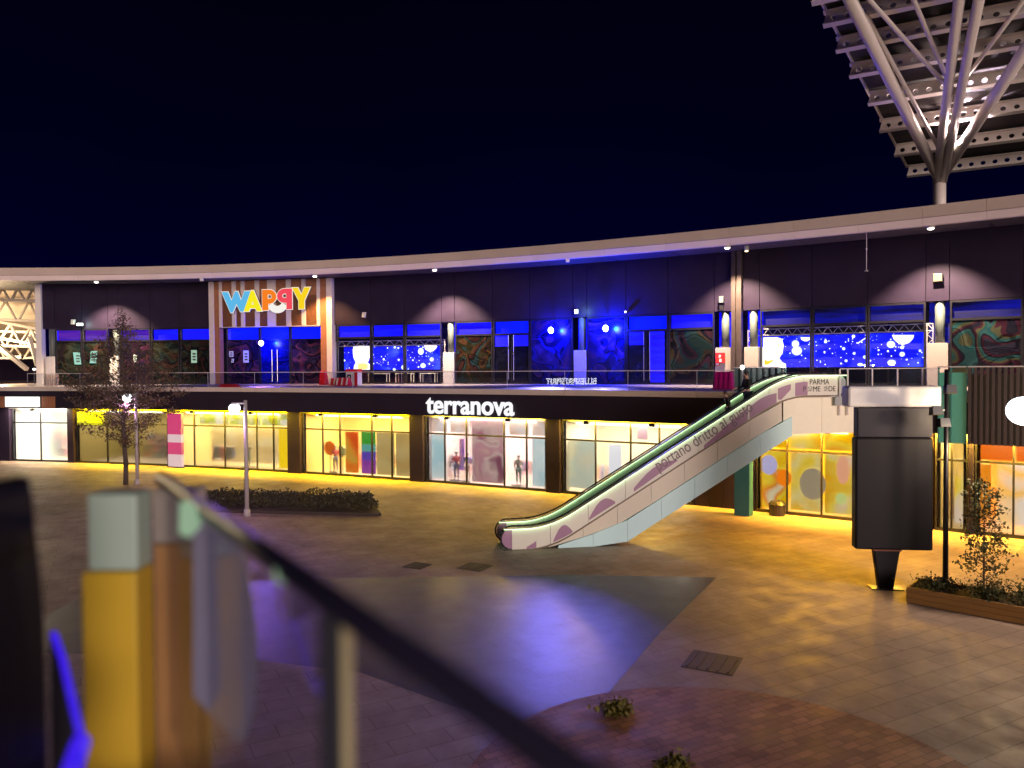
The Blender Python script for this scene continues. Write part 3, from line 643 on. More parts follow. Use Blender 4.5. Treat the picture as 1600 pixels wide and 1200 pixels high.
o = MB(); o.box(p_.x - .12, p_.x + .12, p_.y - .1, p_.y + .1, p_.z, p_.z + .33); o.build('housing', dl_body, t); o = MB(); o.ball(p_, .12, .12, .05); o.build('lens', glow('amber_lens', (1, .75, .35), 5), t)

def wall_at(px, py, d=.0, w_=12):
    b = fbay(px - w_, px + w_); u = b.u_of(px); Y = b.p(u, d, 0).y; return b, u, at(px, py, Y=Y).z
def fixture(px, py, label, w_, h_, face, name='wall_light', cat='wall light', depth=.25, tilt=.0, stem=0):
    b, u, z = wall_at(px, py, .2); t = thing(name, label, cat, b.p(u, .0, z))
    o = MB(); b.box(o, u - .05, u + .05, .002, .12, z - .05, z + .05); o.build('bracket', dark_metal, t)
    f = lambda a, d, c_: b.p(u + a, d - c_ * tilt, z + c_)
    o = MB(); o.hexa([f(-w_, .12 + depth, -h_), f(w_, .12 + depth, -h_), f(w_, .12, -h_), f(-w_, .12, -h_), f(-w_, .12 + depth, h_), f(w_, .12 + depth, h_), f(w_, .12, h_), f(-w_, .12, h_)]); o.build('housing', dark_metal if face is not None else white_metal, t, bevel=.02)
    if face is not None:
        e = .03; o = MB(); o.hexa([f(-w_ + e, .14 + depth, -h_ + e), f(w_ - e, .14 + depth, -h_ + e), f(w_ - e, .122 + depth, -h_ + e), f(-w_ + e, .122 + depth, -h_ + e), f(-w_ + e, .14 + depth, h_ - e), f(w_ - e, .14 + depth, h_ - e), f(w_ - e, .122 + depth, h_ - e), f(-w_ + e, .122 + depth, h_ - e)]); o.build('lens', face, t)
    if stem: o = MB(); b.box(o, u - .16, u + .10, .05, .25, z - h_ - stem, z - h_ - .005); o.build('ballast_box', dark_metal, t)
    return t, b, u, z
t, b, u, z = fixture(130, 507, 'greenish white wall light beside the white camera, above the left windows', .30, .14, glow('greenish_lens', (.80, 1, .86), 5)); lamp('wall_lamp', 'POINT', b.p(u + .3, .55, z), 60, (.5, 1, .75), t, size=.1)
fixture(118.5, 503, 'white camera box on a bracket above the left windows', .15, .22, None, 'security_camera', 'camera', tilt=.2)
fixture(572, 492, 'white speaker box above the left starry screen', .14, .22, None, 'wall_speaker', 'speaker', tilt=.3)
t, b, u, z = fixture(904, 487, 'bright white wall light above the pillar between the mural windows', .16, .18, glow('cool_lens', (.9, 1, 1), 7)); lamp('wall_lamp', 'POINT', b.p(u + .5, .7, z), 90, (.35, .75, 1), t, size=.1)
fixture(980.5, 487.5, 'tiny white wall light at the corner of the blue doors', .09, .09, glow('small_lens', (1, .92, .98), 4))
fixture(1129.5, 468, 'cream lit wall light with a dark box hanging below it', .17, .24, glow('cream_lens', (1, .86, .62), 1.2), stem=.5)
fixture(1466, 434, 'square yellow lit floodlight on the wall by the canopy mast', .25, .24, glow('yellow_lens', (1, .66, .14), 1.6), 'wall_floodlight', 'floodlight')
# blue globe floodlights on arms in front of the glazing
globe_w = glow('blue_flood_globe', (.82, .95, 1.0), 14)
for px, py, lb, en in ((420, 536, 'blue floodlight globe hanging over the portal doors', 260), (871, 516, 'blue floodlight globe in front of the left mural window', 420), (956, 513, 'blue floodlight globe in front of the right mural window', 900)):
    b, u, z = wall_at(px, py, 1.2); P = b.p(u, 1.2, z); t = thing('blue_floodlight', lb, 'floodlight', P, 'blue floodlights in front of the glazing')
    o = MB(); o.ball(P, .20, .20, .24, 14, 8); o.build('globe', globe_w, t, smooth=True)
    o = MB(); o.tube(P + UP * .22, P + UP * .36, .07, .05, 10); o.tube(P + UP * .34, b.p(u - .2, .03, z + .75), .025); o.build('arm', dark_metal, t)
    lamp('blue_flood_lamp', 'POINT', P - b.n * .30 + UP * .05, en * 4.5, (.0, .012, 1.0), t, size=.08)
    if px < 800: lamp('blue_beam', 'SPOT', P + b.n * .32, 4500, (.30, .12, 1.0), t, Vector((-6.5, 25.0, 0)) - P, .8, 30, 1.0)
    if px > 800: lamp('blue_beam', 'SPOT', P + b.n * .32, 14000 if px < 900 else 5000, (.24, .20, 1.0), t, Vector((-1.8 if px < 900 else .5, 24.0, 0)) - P, .8, 36, 1.0)
# conduit hanging from the soffit
c0 = at(1354, 362, Y=canc.at(1354, -1.0).y); c1 = at(1352.5, 424, Y=c0.y); c1.x = c0.x
t = thing('hanging_conduit', 'thin pale conduit with a small sensor hanging from the roof edge', 'conduit', c0)
o = MB(); o.tube(Vector((c0.x, c0.y, SOF + .05)), c1 + UP * .1, .022); o.tube(c0.lerp(c1, .42), c0.lerp(c1, .46), .05); o.build('pipe', pale_rail, t); o = MB(); o.tube(c1 + UP * .1, c1, .05, .13, 10); o.build('sensor_head', dl_body, t)

# ------------------------------------------------------------------ things standing on the terrace
b = Bay(slab.at(60, -2.2), slab.at(100, -2.2)); u = b.u_of(80)
t = thing('pallet', 'pale slatted wooden pallet leaning behind the glass railing at the left end', 'pallet', b.p(u, 0, FL)); slatm = mat('raw_wood', (.60, .42, .30), .7, var=.15)
for i in range(6):
    a = -.62 + i * .235
    o = MB(); f = lambda x, d, z: b.p(u + x, d, FL + z)
    o.hexa([f(a, 0, 0), f(a + .09, 0, 0), f(a + .09, -.05, 0), f(a, -.05, 0), f(a - .3, -.35, 1.0), f(a - .21, -.35, 1.0), f(a - .21, -.4, 1.0), f(a - .3, -.4, 1.0)]); o.build('slat', slatm, t)
for zz in (.2, .5, .8):
    o = MB(); o.bar(b.p(u - .65 - .3 * zz, -.10 - .35 * zz, FL + zz), b.p(u + .66 - .3 * zz, -.10 - .35 * zz, FL + zz), .07); o.build('crosspiece', slatm, t)
mag = mat('magenta_plastic', (.55, .01, .20), .35, var=.08); redp = mat('red_plastic', (.60, .015, .03), .4, var=.08); whp = mat('white_plastic', (.80, .76, .76), .4, var=.05)
def barrier(px, py, off, wid, hgt, m, label, white=False, ribs=4):
    b = Bay(slab.at(px - 20, off), slab.at(px + 20, off)); u = b.u_of(px); t = thing('barrier', label, 'barrier', b.p(u, 0, FL))
    o = MB(); f = lambda x, d, z: b.p(u + x, d, FL + z); h = wid / 2
    o.hexa([f(-h, .28, 0), f(h, .28, 0), f(h, -.28, 0), f(-h, -.28, 0), f(-h * .86, .10, hgt), f(h * .86, .10, hgt), f(h * .86, -.10, hgt), f(-h * .86, -.10, hgt)]); o.build('shell', m, t, bevel=.04)
    for i in range(ribs):
        x = -h * .7 + i * (1.4 * h / max(1, ribs - 1)); o = MB()
        o.hexa([f(x - .05, .31, .06), f(x + .05, .31, .06), f(x + .05, .2, .06), f(x - .05, .2, .06), f(x - .05, .15, hgt * .96), f(x + .05, .15, hgt * .96), f(x + .05, .04, hgt * .96), f(x - .05, .04, hgt * .96)]); o.build('rib', whp if white else m, t)
barrier(1131, 605, -4.4, 1.15, .98, mag, 'magenta plastic barrier on the terrace below the fire cabinet')
barrier(506, 598, -8.5, .6, 1.15, redp, 'red upright box barrier beside the right foot of the portal', ribs=2)
barrier(525, 602, -7.0, 1.2, .55, redp, 'low red and white barrier, left of two lying near the portal', True, 3)
barrier(537, 602, -5.8, 1.3, .62, redp, 'low red and white barrier, right of two lying near the portal', True, 3)
barrier(358, 607, -1.2, 1.7, .22, redp, 'flat red object lying at the terrace edge below the portal', ribs=2)
b = Bay(slab.at(532, -6.5), slab.at(572, -6.5)); u = b.u_of(553); t = thing('sign_box', 'square white box with red top and dark lettering below the left screen', 'sign box', b.p(u, 0, FL))
o = MB(); b.box(o, u - .55, u + .55, -.3, .3, FL, FL + 1.0); o.build('box', whp, t, bevel=.05); o = MB(); b.box(o, u - .57, u + .57, -.32, .32, FL + 1.003, FL + 1.25); o.build('lid', redp, t, bevel=.04)
o = MB(); b.box(o, u + .3, u + .57, .302, .33, FL, FL + 1.0); o.build('side_stripe', redp, t)
for (xa, xb, za, zb) in ((-.4, -.28, .3, .85), (-.28, -.02, .73, .85), (-.14, -.02, .3, .73), (-.28, -.14, .5, .6), (.1, .16, .25, .9)):
    o = MB(); b.box(o, u + xa, u + xb, .301, .306, FL + za, FL + zb); o.build('print', ink, t)
lamp_r = (b.p(u, 0, FL))

# ------------------------------------------------------------------ bright steel roof trusses at the open left end
lt_m = mat('cream_steel', (.66, .58, .48), .5, var=.08)
def lattice(name, label, pa, pb_, Y, h_, n, r=.16, cat='roof truss'):
    a = at(*pa, Y=Y[0]); c_ = at(*pb_, Y=Y[1]); t = thing(name, label, cat, a, 'white steel trusses at the open left end')
    up = UP * h_
    for nm, s in (('top_chord', up), ('bottom_chord', Vector())):
        o = MB(); o.bar(a + s, c_ + s, r * 1.5); o.build(nm, lt_m, t)
    for i in range(n):
        p0 = a.lerp(c_, (i + .05) / n); p1 = a.lerp(c_, (i + .95) / n); pm = a.lerp(c_, (i + .5) / n)
        o = MB(); o.bar(p0, pm + up, r); o.build('diagonal', lt_m, t); o = MB(); o.bar(pm + up, p1, r); o.build('diagonal', lt_m, t)
lattice('roof_truss', 'upper straight white lattice truss under the roof edge at the far left', (-150, 466), (64, 470), (74, 74), 1.15, 9)
lattice('roof_truss', 'deep white lattice truss just below the upper one at the far left', (-150, 493), (64, 502), (78, 76), 1.9, 6)
lattice('roof_truss', 'sloping cream lattice truss crossing the middle of the open left end', (-150, 500), (64, 540), (80, 76), 1.6, 7)
lattice('roof_truss', 'level cream lattice truss in the lower middle of the open left end', (-150, 535), (64, 542), (84, 80), 1.5, 8)
lattice('roof_truss', 'lowest cream lattice truss above the dark gap at the far left', (-150, 561), (64, 559), (86, 84), 1.3, 8)
for pa, pb_, lb in (((-40, 510), (42, 577), 'long cream raking strut running down to the dark gap at the far left'), ((46, 527), (58, 570), 'short steep cream strut beside the corner post')):
    a, c_ = at(*pa, Y=76), at(*pb_, Y=74); t = thing('raking_strut', lb, 'strut', c_); o = MB(); o.bar(a, c_, .34); o.build('strut_bar', lt_m, t)
under = MB(); A0, A1, A2, A3 = at(-260, 447, Y=73), at(64, 449, Y=73.4), at(64, 560, Y=100), at(-260, 560, Y=110)
for k in range(10):
    a = A0.lerp(A3, k / 10); c_ = A1.lerp(A2, k / 10); a2 = A0.lerp(A3, (k + .98) / 10); c2 = A1.lerp(A2, (k + .98) / 10); under.hexa([a, c_, c2, a2, a + UP * .2, c_ + UP * .2, c2 + UP * .2, a2 + UP * .2])
far = thing('far_roof', 'pale ribbed roof underside lit warm behind the trusses at the far left', 'roof', A0); under.build('roof_underside', mat('cream_ceiling', (.62, .52, .42), .7, var=.12, scale=.6), far)
far_end = MB(); bq = Bay(Vector((-75, 104, 0)), Vector((-44, 96, 0))); bq.box(far_end, 0, bq.L, -1, 0, FL, FL + 3); far_end.build('far_wall', dark_panel, far)
P = at(30, 556, Y=77); t = thing('truss_uplight', 'warm uplight standing below the white trusses at the far left', 'uplight', P); o = MB(); o.box(P.x - .3, P.x + .3, P.y - .2, P.y + .2, P.z - .3, P.z); o.build('housing', dark_metal, t)
lamp('truss_lamp', 'POINT', P + Vector((-1, -2, .4)), 3800, (1, .74, .42), t, size=.4); lamp('truss_lamp', 'POINT', at(-60, 530, Y=79), 3000, (1, .74, .42), t, size=.4)
P = at(53.5, 577, Y=78); t = thing('ground_lamp', 'small round white lamp glowing in the dark gap beside the corner post', 'lamp', P); o = MB(); o.ball(P, .16, .16, .12); o.build('lens', glow('small_white', (1, .95, .9), 3), t); o = MB(); o.tube(P - UP * (P.z - FL), P - UP * .1, .05); o.build('stand', dark_metal, t)

# ------------------------------------------------------------------ ground floor shops
ZT = 4.34
wallm = {}
def shop(x0, x1, label, wallc, panes, flood, lamp_e, trans=3.15, lampc=(1, .85, .6), spill=(1, .7, .05), spill_e=0, film=None, zt=ZT, depth=4.5, floorc=(.35, .30, .24), base=.15, clearw=False):
    b = sbay(x0, x1); L = b.L; t = thing('shop', label, 'shop', b.p(L / 2, 0, 0), 'ground floor shops across the plaza')
    wm = mat('shop_wall_%d' % x0, wallc, .7, var=.08); fm = mat('shop_floor_%d' % x0, floorc, .4)
    o = MB(); b.box(o, .2, L - .2, -depth - .2, -depth, .02, zt); o.build('back_wall', wm, t)
    o = MB(); b.box(o, 0, .2, -depth - .2, -.12, .02, zt); b.box(o, L - .2, L, -depth - .2, -.12, .02, zt); o.build('side_wall', wm, t)
    o = MB(); b.box(o, .2, L - .2, -depth, -.12, .005, .02); o.build('shop_floor', fm, t)
    o = MB(); b.box(o, .2, L - .2, -depth, -.12, zt - .1, zt); o.build('shop_ceiling', wm, t)
    for k in range(max(2, int(L / 2))):
        uu = .6 + (L - 1.2) * (k + .5) / max(2, int(L / 2))
        o = MB(); b.box(o, uu - .35, uu + .35, -depth * .6, -depth * .35, zt - .14, zt - .101); o.build('ceiling_panel', glow('shop_panel_%d' % x0, lampc, 4), t)
    la = lamp('shop_lamp', 'AREA', b.p(L / 2, -depth * .45, zt - .3), lamp_e * L * 24, lampc, t, (0, 0, -1), L * .8, size_y=2.5); la.rotation_euler = (0, 0, math.atan2(b.t.y, b.t.x))
    la = lamp('window_lamp', 'AREA', b.p(L / 2, -.35, zt - .25), lamp_e * L * 11, lampc, t, (0, 0, -1), L * .8, size_y=.3); la.rotation_euler = (R(-25), 0, math.atan2(b.t.y, b.t.x))
    us = [0] + [min(L, max(0, b.u_of(p))) for p in panes] + [L]
    f = MB(); b.box(f, 0, L, -.1, .04, zt - .14, zt); b.box(f, 0, L, -.1, .04, 0, base)
    if trans: b.box(f, 0, L, -.09, .03, trans - .05, trans + .05)
    for u_ in us:
        uu = min(L - .04, max(.04, u_)); b.box(f, uu - .04, uu + .04, -.095, .035, base + .001, zt - .141)
    fr = f.build('window_frame', dark_metal, t)
    gm = film or film_glass('film_glass', .42)
    for i in range(len(us) - 1):
        for (z0, z1) in (((base, trans - .05), (trans + .05, zt - .14)) if trans else ((base, zt - .14),)):
            o = MB(); b.box(o, us[i] + .04, us[i + 1] - .04, -.04, -.03, z0, z1); o.build('pane', gm, fr)
    if spill_e:  # added strip and lamp: cast the shop glow the film glass holds in
        o = MB(); b.box(o, .3, L - .3, .35, .55, zt - .02, zt + .035); st = o.build('added_spill_strip', glow('strip_%d' % x0, spill, 1.2), t)
        la = lamp('soffit_lamp', 'AREA', b.p(L / 2, .45, zt - .05), spill_e * L * 1.5, spill, t, (0, 0, -1), L * .9, size_y=.25); la.rotation_euler = (R(50), 0, math.atan2(b.t.y, b.t.x))
    if flood:  # added floods and housings, throwing that glow further over the plaza
        fe, fc, fo, n_f = flood
        for k in range(n_f):
            uu = L * (k + .5) / n_f; q_ = b.p(uu, .75, zt - .12)
            o = MB(); b.box(o, uu - .16, uu + .16, .62, .84, zt - .20, zt - .02); o.build('added_flood_housing', dark_metal, t)
            lamp('added_flood', 'SPOT', b.p(uu, .86, zt - .14), fe / n_f, fc, t, b.n * fo - UP * 4.1, .15, 118, 1.0)
    return b, t
def pillar_g(x0, x1, label, m=None):
    b = sbay(x0, x1); t = thing('shop_pillar', label, 'pillar', b.p(b.L / 2, 0, 0), 'dark pillars between the shops'); o = MB(); b.box(o, .01, b.L - .01, -.9, .25, 0, 4.36); o.build('pier', m or dark_panel, t, bevel=.02)
def rug(b, u0, u1, z0, z1, d, m, name, label, cat, group=None, wob=0, thick=.03):
    """a flat print or board standing in a shop"""
    o = MB(); b.box(o, u0, u1, d - thick, d, z0, z1); return tag(o.build(name, m, None), label, cat, group)
def softprint(name, cols, seed, scale=.8, emit=.25, vert=False):
    M = bpy.data.materials.new(name); M.use_nodes = True; N = M.node_tree.nodes; Lk = M.node_tree.links; bs = N['Principled BSDF']
    t = N.new('ShaderNodeTexCoord'); mp = N.new('ShaderNodeMapping'); mp.inputs['Location'].default_value = (seed * 2.3, seed * 1.1, seed * .7); n = N.new('ShaderNodeTexNoise'); n.inputs['Scale'].default_value = scale; n.inputs['Detail'].default_value = .5; n.inputs['Distortion'].default_value = .6
    Lk.new(t.outputs['Object'], mp.inputs[0]); Lk.new(mp.outputs[0], n.inputs[0]); rp = N.new('ShaderNodeValToRGB'); E = rp.color_ramp.elements
    ps = np.linspace(.32, .68, len(cols)); E[0].position = float(ps[0]); E[0].color = cols[0] + (1,); E[1].position = float(ps[-1]); E[1].color = cols[-1] + (1,)
    for p_, c_ in list(zip(ps, cols))[1:-1]: q = E.new(float(p_)); q.color = c_ + (1,)
    Lk.new(n.outputs['Fac'], rp.inputs[0]); Lk.new(rp.outputs[0], bs.inputs['Base Color']); Lk.new(rp.outputs[0], bs.inputs['Emission Color']); bs.inputs['Emission Strength'].default_value = emit; return M
YEL = (1.0, .64, .0)
YELX = 0
s1, _ = shop(18, 106, 'bright white shop below a glowing sign at the far left', (.80, .80, .72), [62], (900, (1, .8, .45), 5, 1), 30, lampc=(1, .97, .86), spill=(1, .85, .55), spill_e=180)
s2, _ = shop(118, 262, 'dim shop behind the tree with a glowing yellow sign', (.30, .24, .08), [166, 214], (1500, YEL, 4, 1), 1.6, spill=YEL, spill_e=380)
s3, _ = shop(268, 450, 'shop with cream windows and a green yellow band beside the pink totem', (.62, .50, .26), [302, 350, 400, 426], (2100, YEL, 2.6, 2), 15, lampc=(1, .84, .5), spill=YEL, spill_e=600)
s4, _ = shop(472, 641, 'golden lit shop with orange, green and purple posters', (.66, .50, .20), [503, 530, 580, 611], (1700, (1, .62, .01), 3, 2), 15, lampc=(1, .80, .42), spill=(1, .63, .0), spill_e=360)
s5, _ = shop(664, 854, 'fashion shop with pink displays under the long white letter sign', (.66, .54, .52), [694, 728, 787, 822], (1500, (1, .62, .03), 5, 2), 15, lampc=(1, .88, .80), spill=(1, .68, .06), spill_e=240)
s6, _ = shop(878, 1082, 'cream lit shop partly hidden behind the escalator', (.66, .60, .46), [930, 985, 1030], (2700, (1, .58, .015), 6, 2), 15, lampc=(1, .90, .72), spill=(1, .64, .03), spill_e=240)
s7, _ = shop(1181, 1340, 'yellow shop covered with colourful posters below the landing', (.75, .48, .04), [1230, 1284], (2500, (1, .44, .002), 8, 2), 20, lampc=(1, .78, .28), spill=(1, .46, .03), spill_e=900)
s7b, _ = shop(1344, 1458, 'yellow shop behind the tall dark advertising totem', (.75, .50, .05), [1400], (1700, (1, .44, .002), 8, 2), 18, lampc=(1, .78, .28), spill=(1, .55, .05), spill_e=600)
s8, _ = shop(1462, 1514, 'narrow cream lit shop right of the advertising totem', (.80, .66, .34), [1488], (900, (1, .46, .01), 6, 1), 16, lampc=(1, .84, .5), spill=(1, .6, .05), spill_e=480)
s9, _ = shop(1524, 1720, 'shop with an orange band and white displays at the right edge', (.70, .34, .06), [1585, 1650], (1800, (1, .46, .01), 6, 2), 18, lampc=(1, .80, .5), spill=(1, .6, .04), spill_e=600)
for a, c_, lb in ((-40, 17, 'dark pier left of the bright white shop'), (107, 117, 'slim dark pier right of the bright white shop'), (263, 267, 'thin dark pier beside the pink totem'), (451, 471, 'dark pier between the cream shop and the golden shop'), (642, 663, 'dark pier between the golden shop and the fashion shop'), (855, 877, 'dark pier between the fashion shop and the shop behind the escalator'), (1515, 1523, 'thin dark pier left of the orange band')):
    pillar_g(a, c_, lb)
b = sbay(1083, 1180); t = thing('dark_wall', 'dark blank wall under the escalator beside the teal column', 'wall', b.p(b.L / 2, 0, 0)); o = MB()
for k in range(4): o = MB(); b.box(o, b.L * k / 4 + .01, b.L * (k + 1) / 4 - .01, -.4, 0, 0, 4.36); o.build('wall_panel', dark_panel, t)
teal = mat('teal_paint', (.02, .11, .13), .5, var=.1)
c = Bay(slab.at(1150, .3), slab.at(1174, .3)); t = thing('teal_pillar', 'dark teal square pillar standing beneath the escalator', 'pillar', c.p(c.L / 2, 0, 0)); o = MB(); c.box(o, 0, c.L, -.6, 0, 0, 4.36); o.build('pier', teal, t, bevel=.02)
# ------------------------------------------------------------------ shop signs, posters and displays
def boxsign(b, u0, u1, z0, z1, d0, d1, m, name, label, cat='sign'):
    t = thing(name, label, cat, b.p((u0 + u1) / 2, d1, z0)); o = MB(); b.box(o, u0, u1, d0, d1, z0, z1); o.build('light_box', m, t, bevel=.03)
    o = MB(); b.box(o, u0 - .05, u1 + .05, d0 - .05, d0 - .002, z0 - .05, z1 + .05); o.build('back_tray', dark_metal, t); return t
ub = lambda b, px: b.u_of(px)
zb = lambda b, px, py: at(px, py, Y=b.p(b.u_of(px), 0, 0).y).z
boxsign(s1, ub(s1, 34), ub(s1, 84), 4.50, 5.30, 1.36, 1.6, glow('white_sign', (.95, .95, .92), 1.5), 'shop_sign', 'glowing white shop sign above the bright white shop')
t = thing('wood_slat_panel', 'orange brown slatted panel behind the glowing white shop sign', 'panel', s1.p(s1.L / 2, .1, 4.4))
n_ = 26
for k in range(n_):
    o = MB(); s1.box(o, s1.L * (k + .12) / n_, s1.L * (k + .88) / n_, 1.24, 1.30, 4.42, 5.32); o.build('slat', wood, t)
boxsign(s2, ub(s2, 124), ub(s2, 164), 3.05, 4.05, .1, .3, glow('yellow_sign', (.75, .72, .0), 1.2), 'shop_sign', 'glowing yellow green shop sign left of the tree')
o = MB(); bb_ = s3; t = thing('pink_totem', 'tall bright pink and white totem in front of the cream shop', 'totem', bb_.p(ub(bb_, 281), .5, 0))
pk = glow('pink_print', (.80, .06, .22), .75); pw = glow('pink_white_print', (.85, .60, .62), .8)
for k, (z0, z1, m_) in enumerate(((.08, 1.0, pw), (1.0, 1.9, pk), (1.9, 2.5, pw), (2.5, 4.1, pk))):
    o = MB(); bb_.box(o, ub(bb_, 271), ub(bb_, 292), .4, .65, z0 + .003, z1); o.build('print_panel', m_, t)
o = MB(); bb_.box(o, ub(bb_, 270), ub(bb_, 293), .38, .67, 0, .08); o.build('foot', dark_metal, t)
# green-yellow band behind the upper lights of shop 3
gy = softprint('green_yellow_print', [(.30, .32, .01), (.55, .52, .30), (.35, .40, .02), (.7, .66, .5)], 2, 1.1, .8)
for i, (p0, p1) in enumerate(((303, 349), (351, 399), (401, 448))):
    rug(s3, ub(s3, p0), ub(s3, p1), 3.25, 4.1, -.5, gy, 'banner', ['left green yellow banner in the upper window beside the pink totem', 'middle green yellow banner in the upper windows of the cream shop', 'right green yellow banner in the upper windows of the cream shop'][i], 'banner', 'green yellow banners')
rug(s3, ub(s3, 427), ub(s3, 447), .2, 3.05, -.5, glow('yellow_poster', (1, .66, .0), .85), 'poster', 'plain bright yellow poster at the right end of the cream shop', 'poster')
cream_p = softprint('cream_print', [(.75, .60, .30), (.62, .45, .22), (.85, .75, .5)], 5, .7, .35)
rug(s3, ub(s3, 304), ub(s3, 420), .3, 3.0, -1.6, cream_p, 'display_wall', 'long cream display wall inside the shop by the pink totem', 'display wall')
op = softprint('orange_print', [(.75, .10, .01), (.85, .22, .02), (.72, .40, .05)], 6, .8, .5); gp = softprint('green_purple_print', [(.03, .30, .03), (.10, .42, .30), (.25, .04, .35)], 8, .6, .45)
rug(s4, ub(s4, 533), ub(s4, 553), .2, 3.0, -.4, op, 'poster', 'orange red poster in the golden shop window', 'poster')
gpo = thing('poster', 'poster with green top and purple bottom in the golden shop window', 'poster', s4.p(ub(s4, 569), -.4, .2))
for z0, z1, c_ in ((.2, 1.1, (.30, .04, .36)), (1.103, 1.7, (.10, .05, .45)), (1.703, 2.2, (.10, .42, .36)), (2.203, 3.05, (.02, .36, .02))):
    o = MB(); s4.box(o, ub(s4, 558), ub(s4, 580), -.43, -.4, z0, z1); o.build('print_panel', glow('gp_%d' % int(z0 * 10), c_, .7), gpo)
gold_p = softprint('gold_print', [(.72, .52, .18), (.80, .62, .26), (.66, .46, .16)], 9, .5, .4)
rug(s4, ub(s4, 582), ub(s4, 610), .2, 3.05, -.4, gold_p, 'poster', 'plain golden poster beside the green and purple one', 'poster')
rug(s4, ub(s4, 612), ub(s4, 638), .2, 3.05, -.4, gold_p, 'poster', 'plain golden poster at the right end of the golden shop', 'poster')
mann = []
skin_m = mat('mannequin_white', (.70, .66, .62), .4)
def skin_figure(name, joints, edges, m_, parent, sub=1, root=0):
    me = bpy.data.meshes.new(name); org = WO.get(parent.name, Vector()) if parent is not None else Vector()
    me.from_pydata([tuple(Vector(j[0]) - org) for j in joints], edges, []); o = bpy.data.objects.new(name, me); COL.objects.link(o)
    sk = o.modifiers.new('skin', 'SKIN'); sk.use_smooth_shade = True
    for i, j in enumerate(joints):
        v = me.skin_vertices[0].data[i]; v.radius = (j[1], j[2] if len(j) > 2 else j[1]); v.use_root = (i == root)
    s = o.modifiers.new('sub', 'SUBSURF'); s.levels = sub; s.render_levels = sub
    me.materials.append(m_); attach(o, parent); WO[o.name] = org; return o
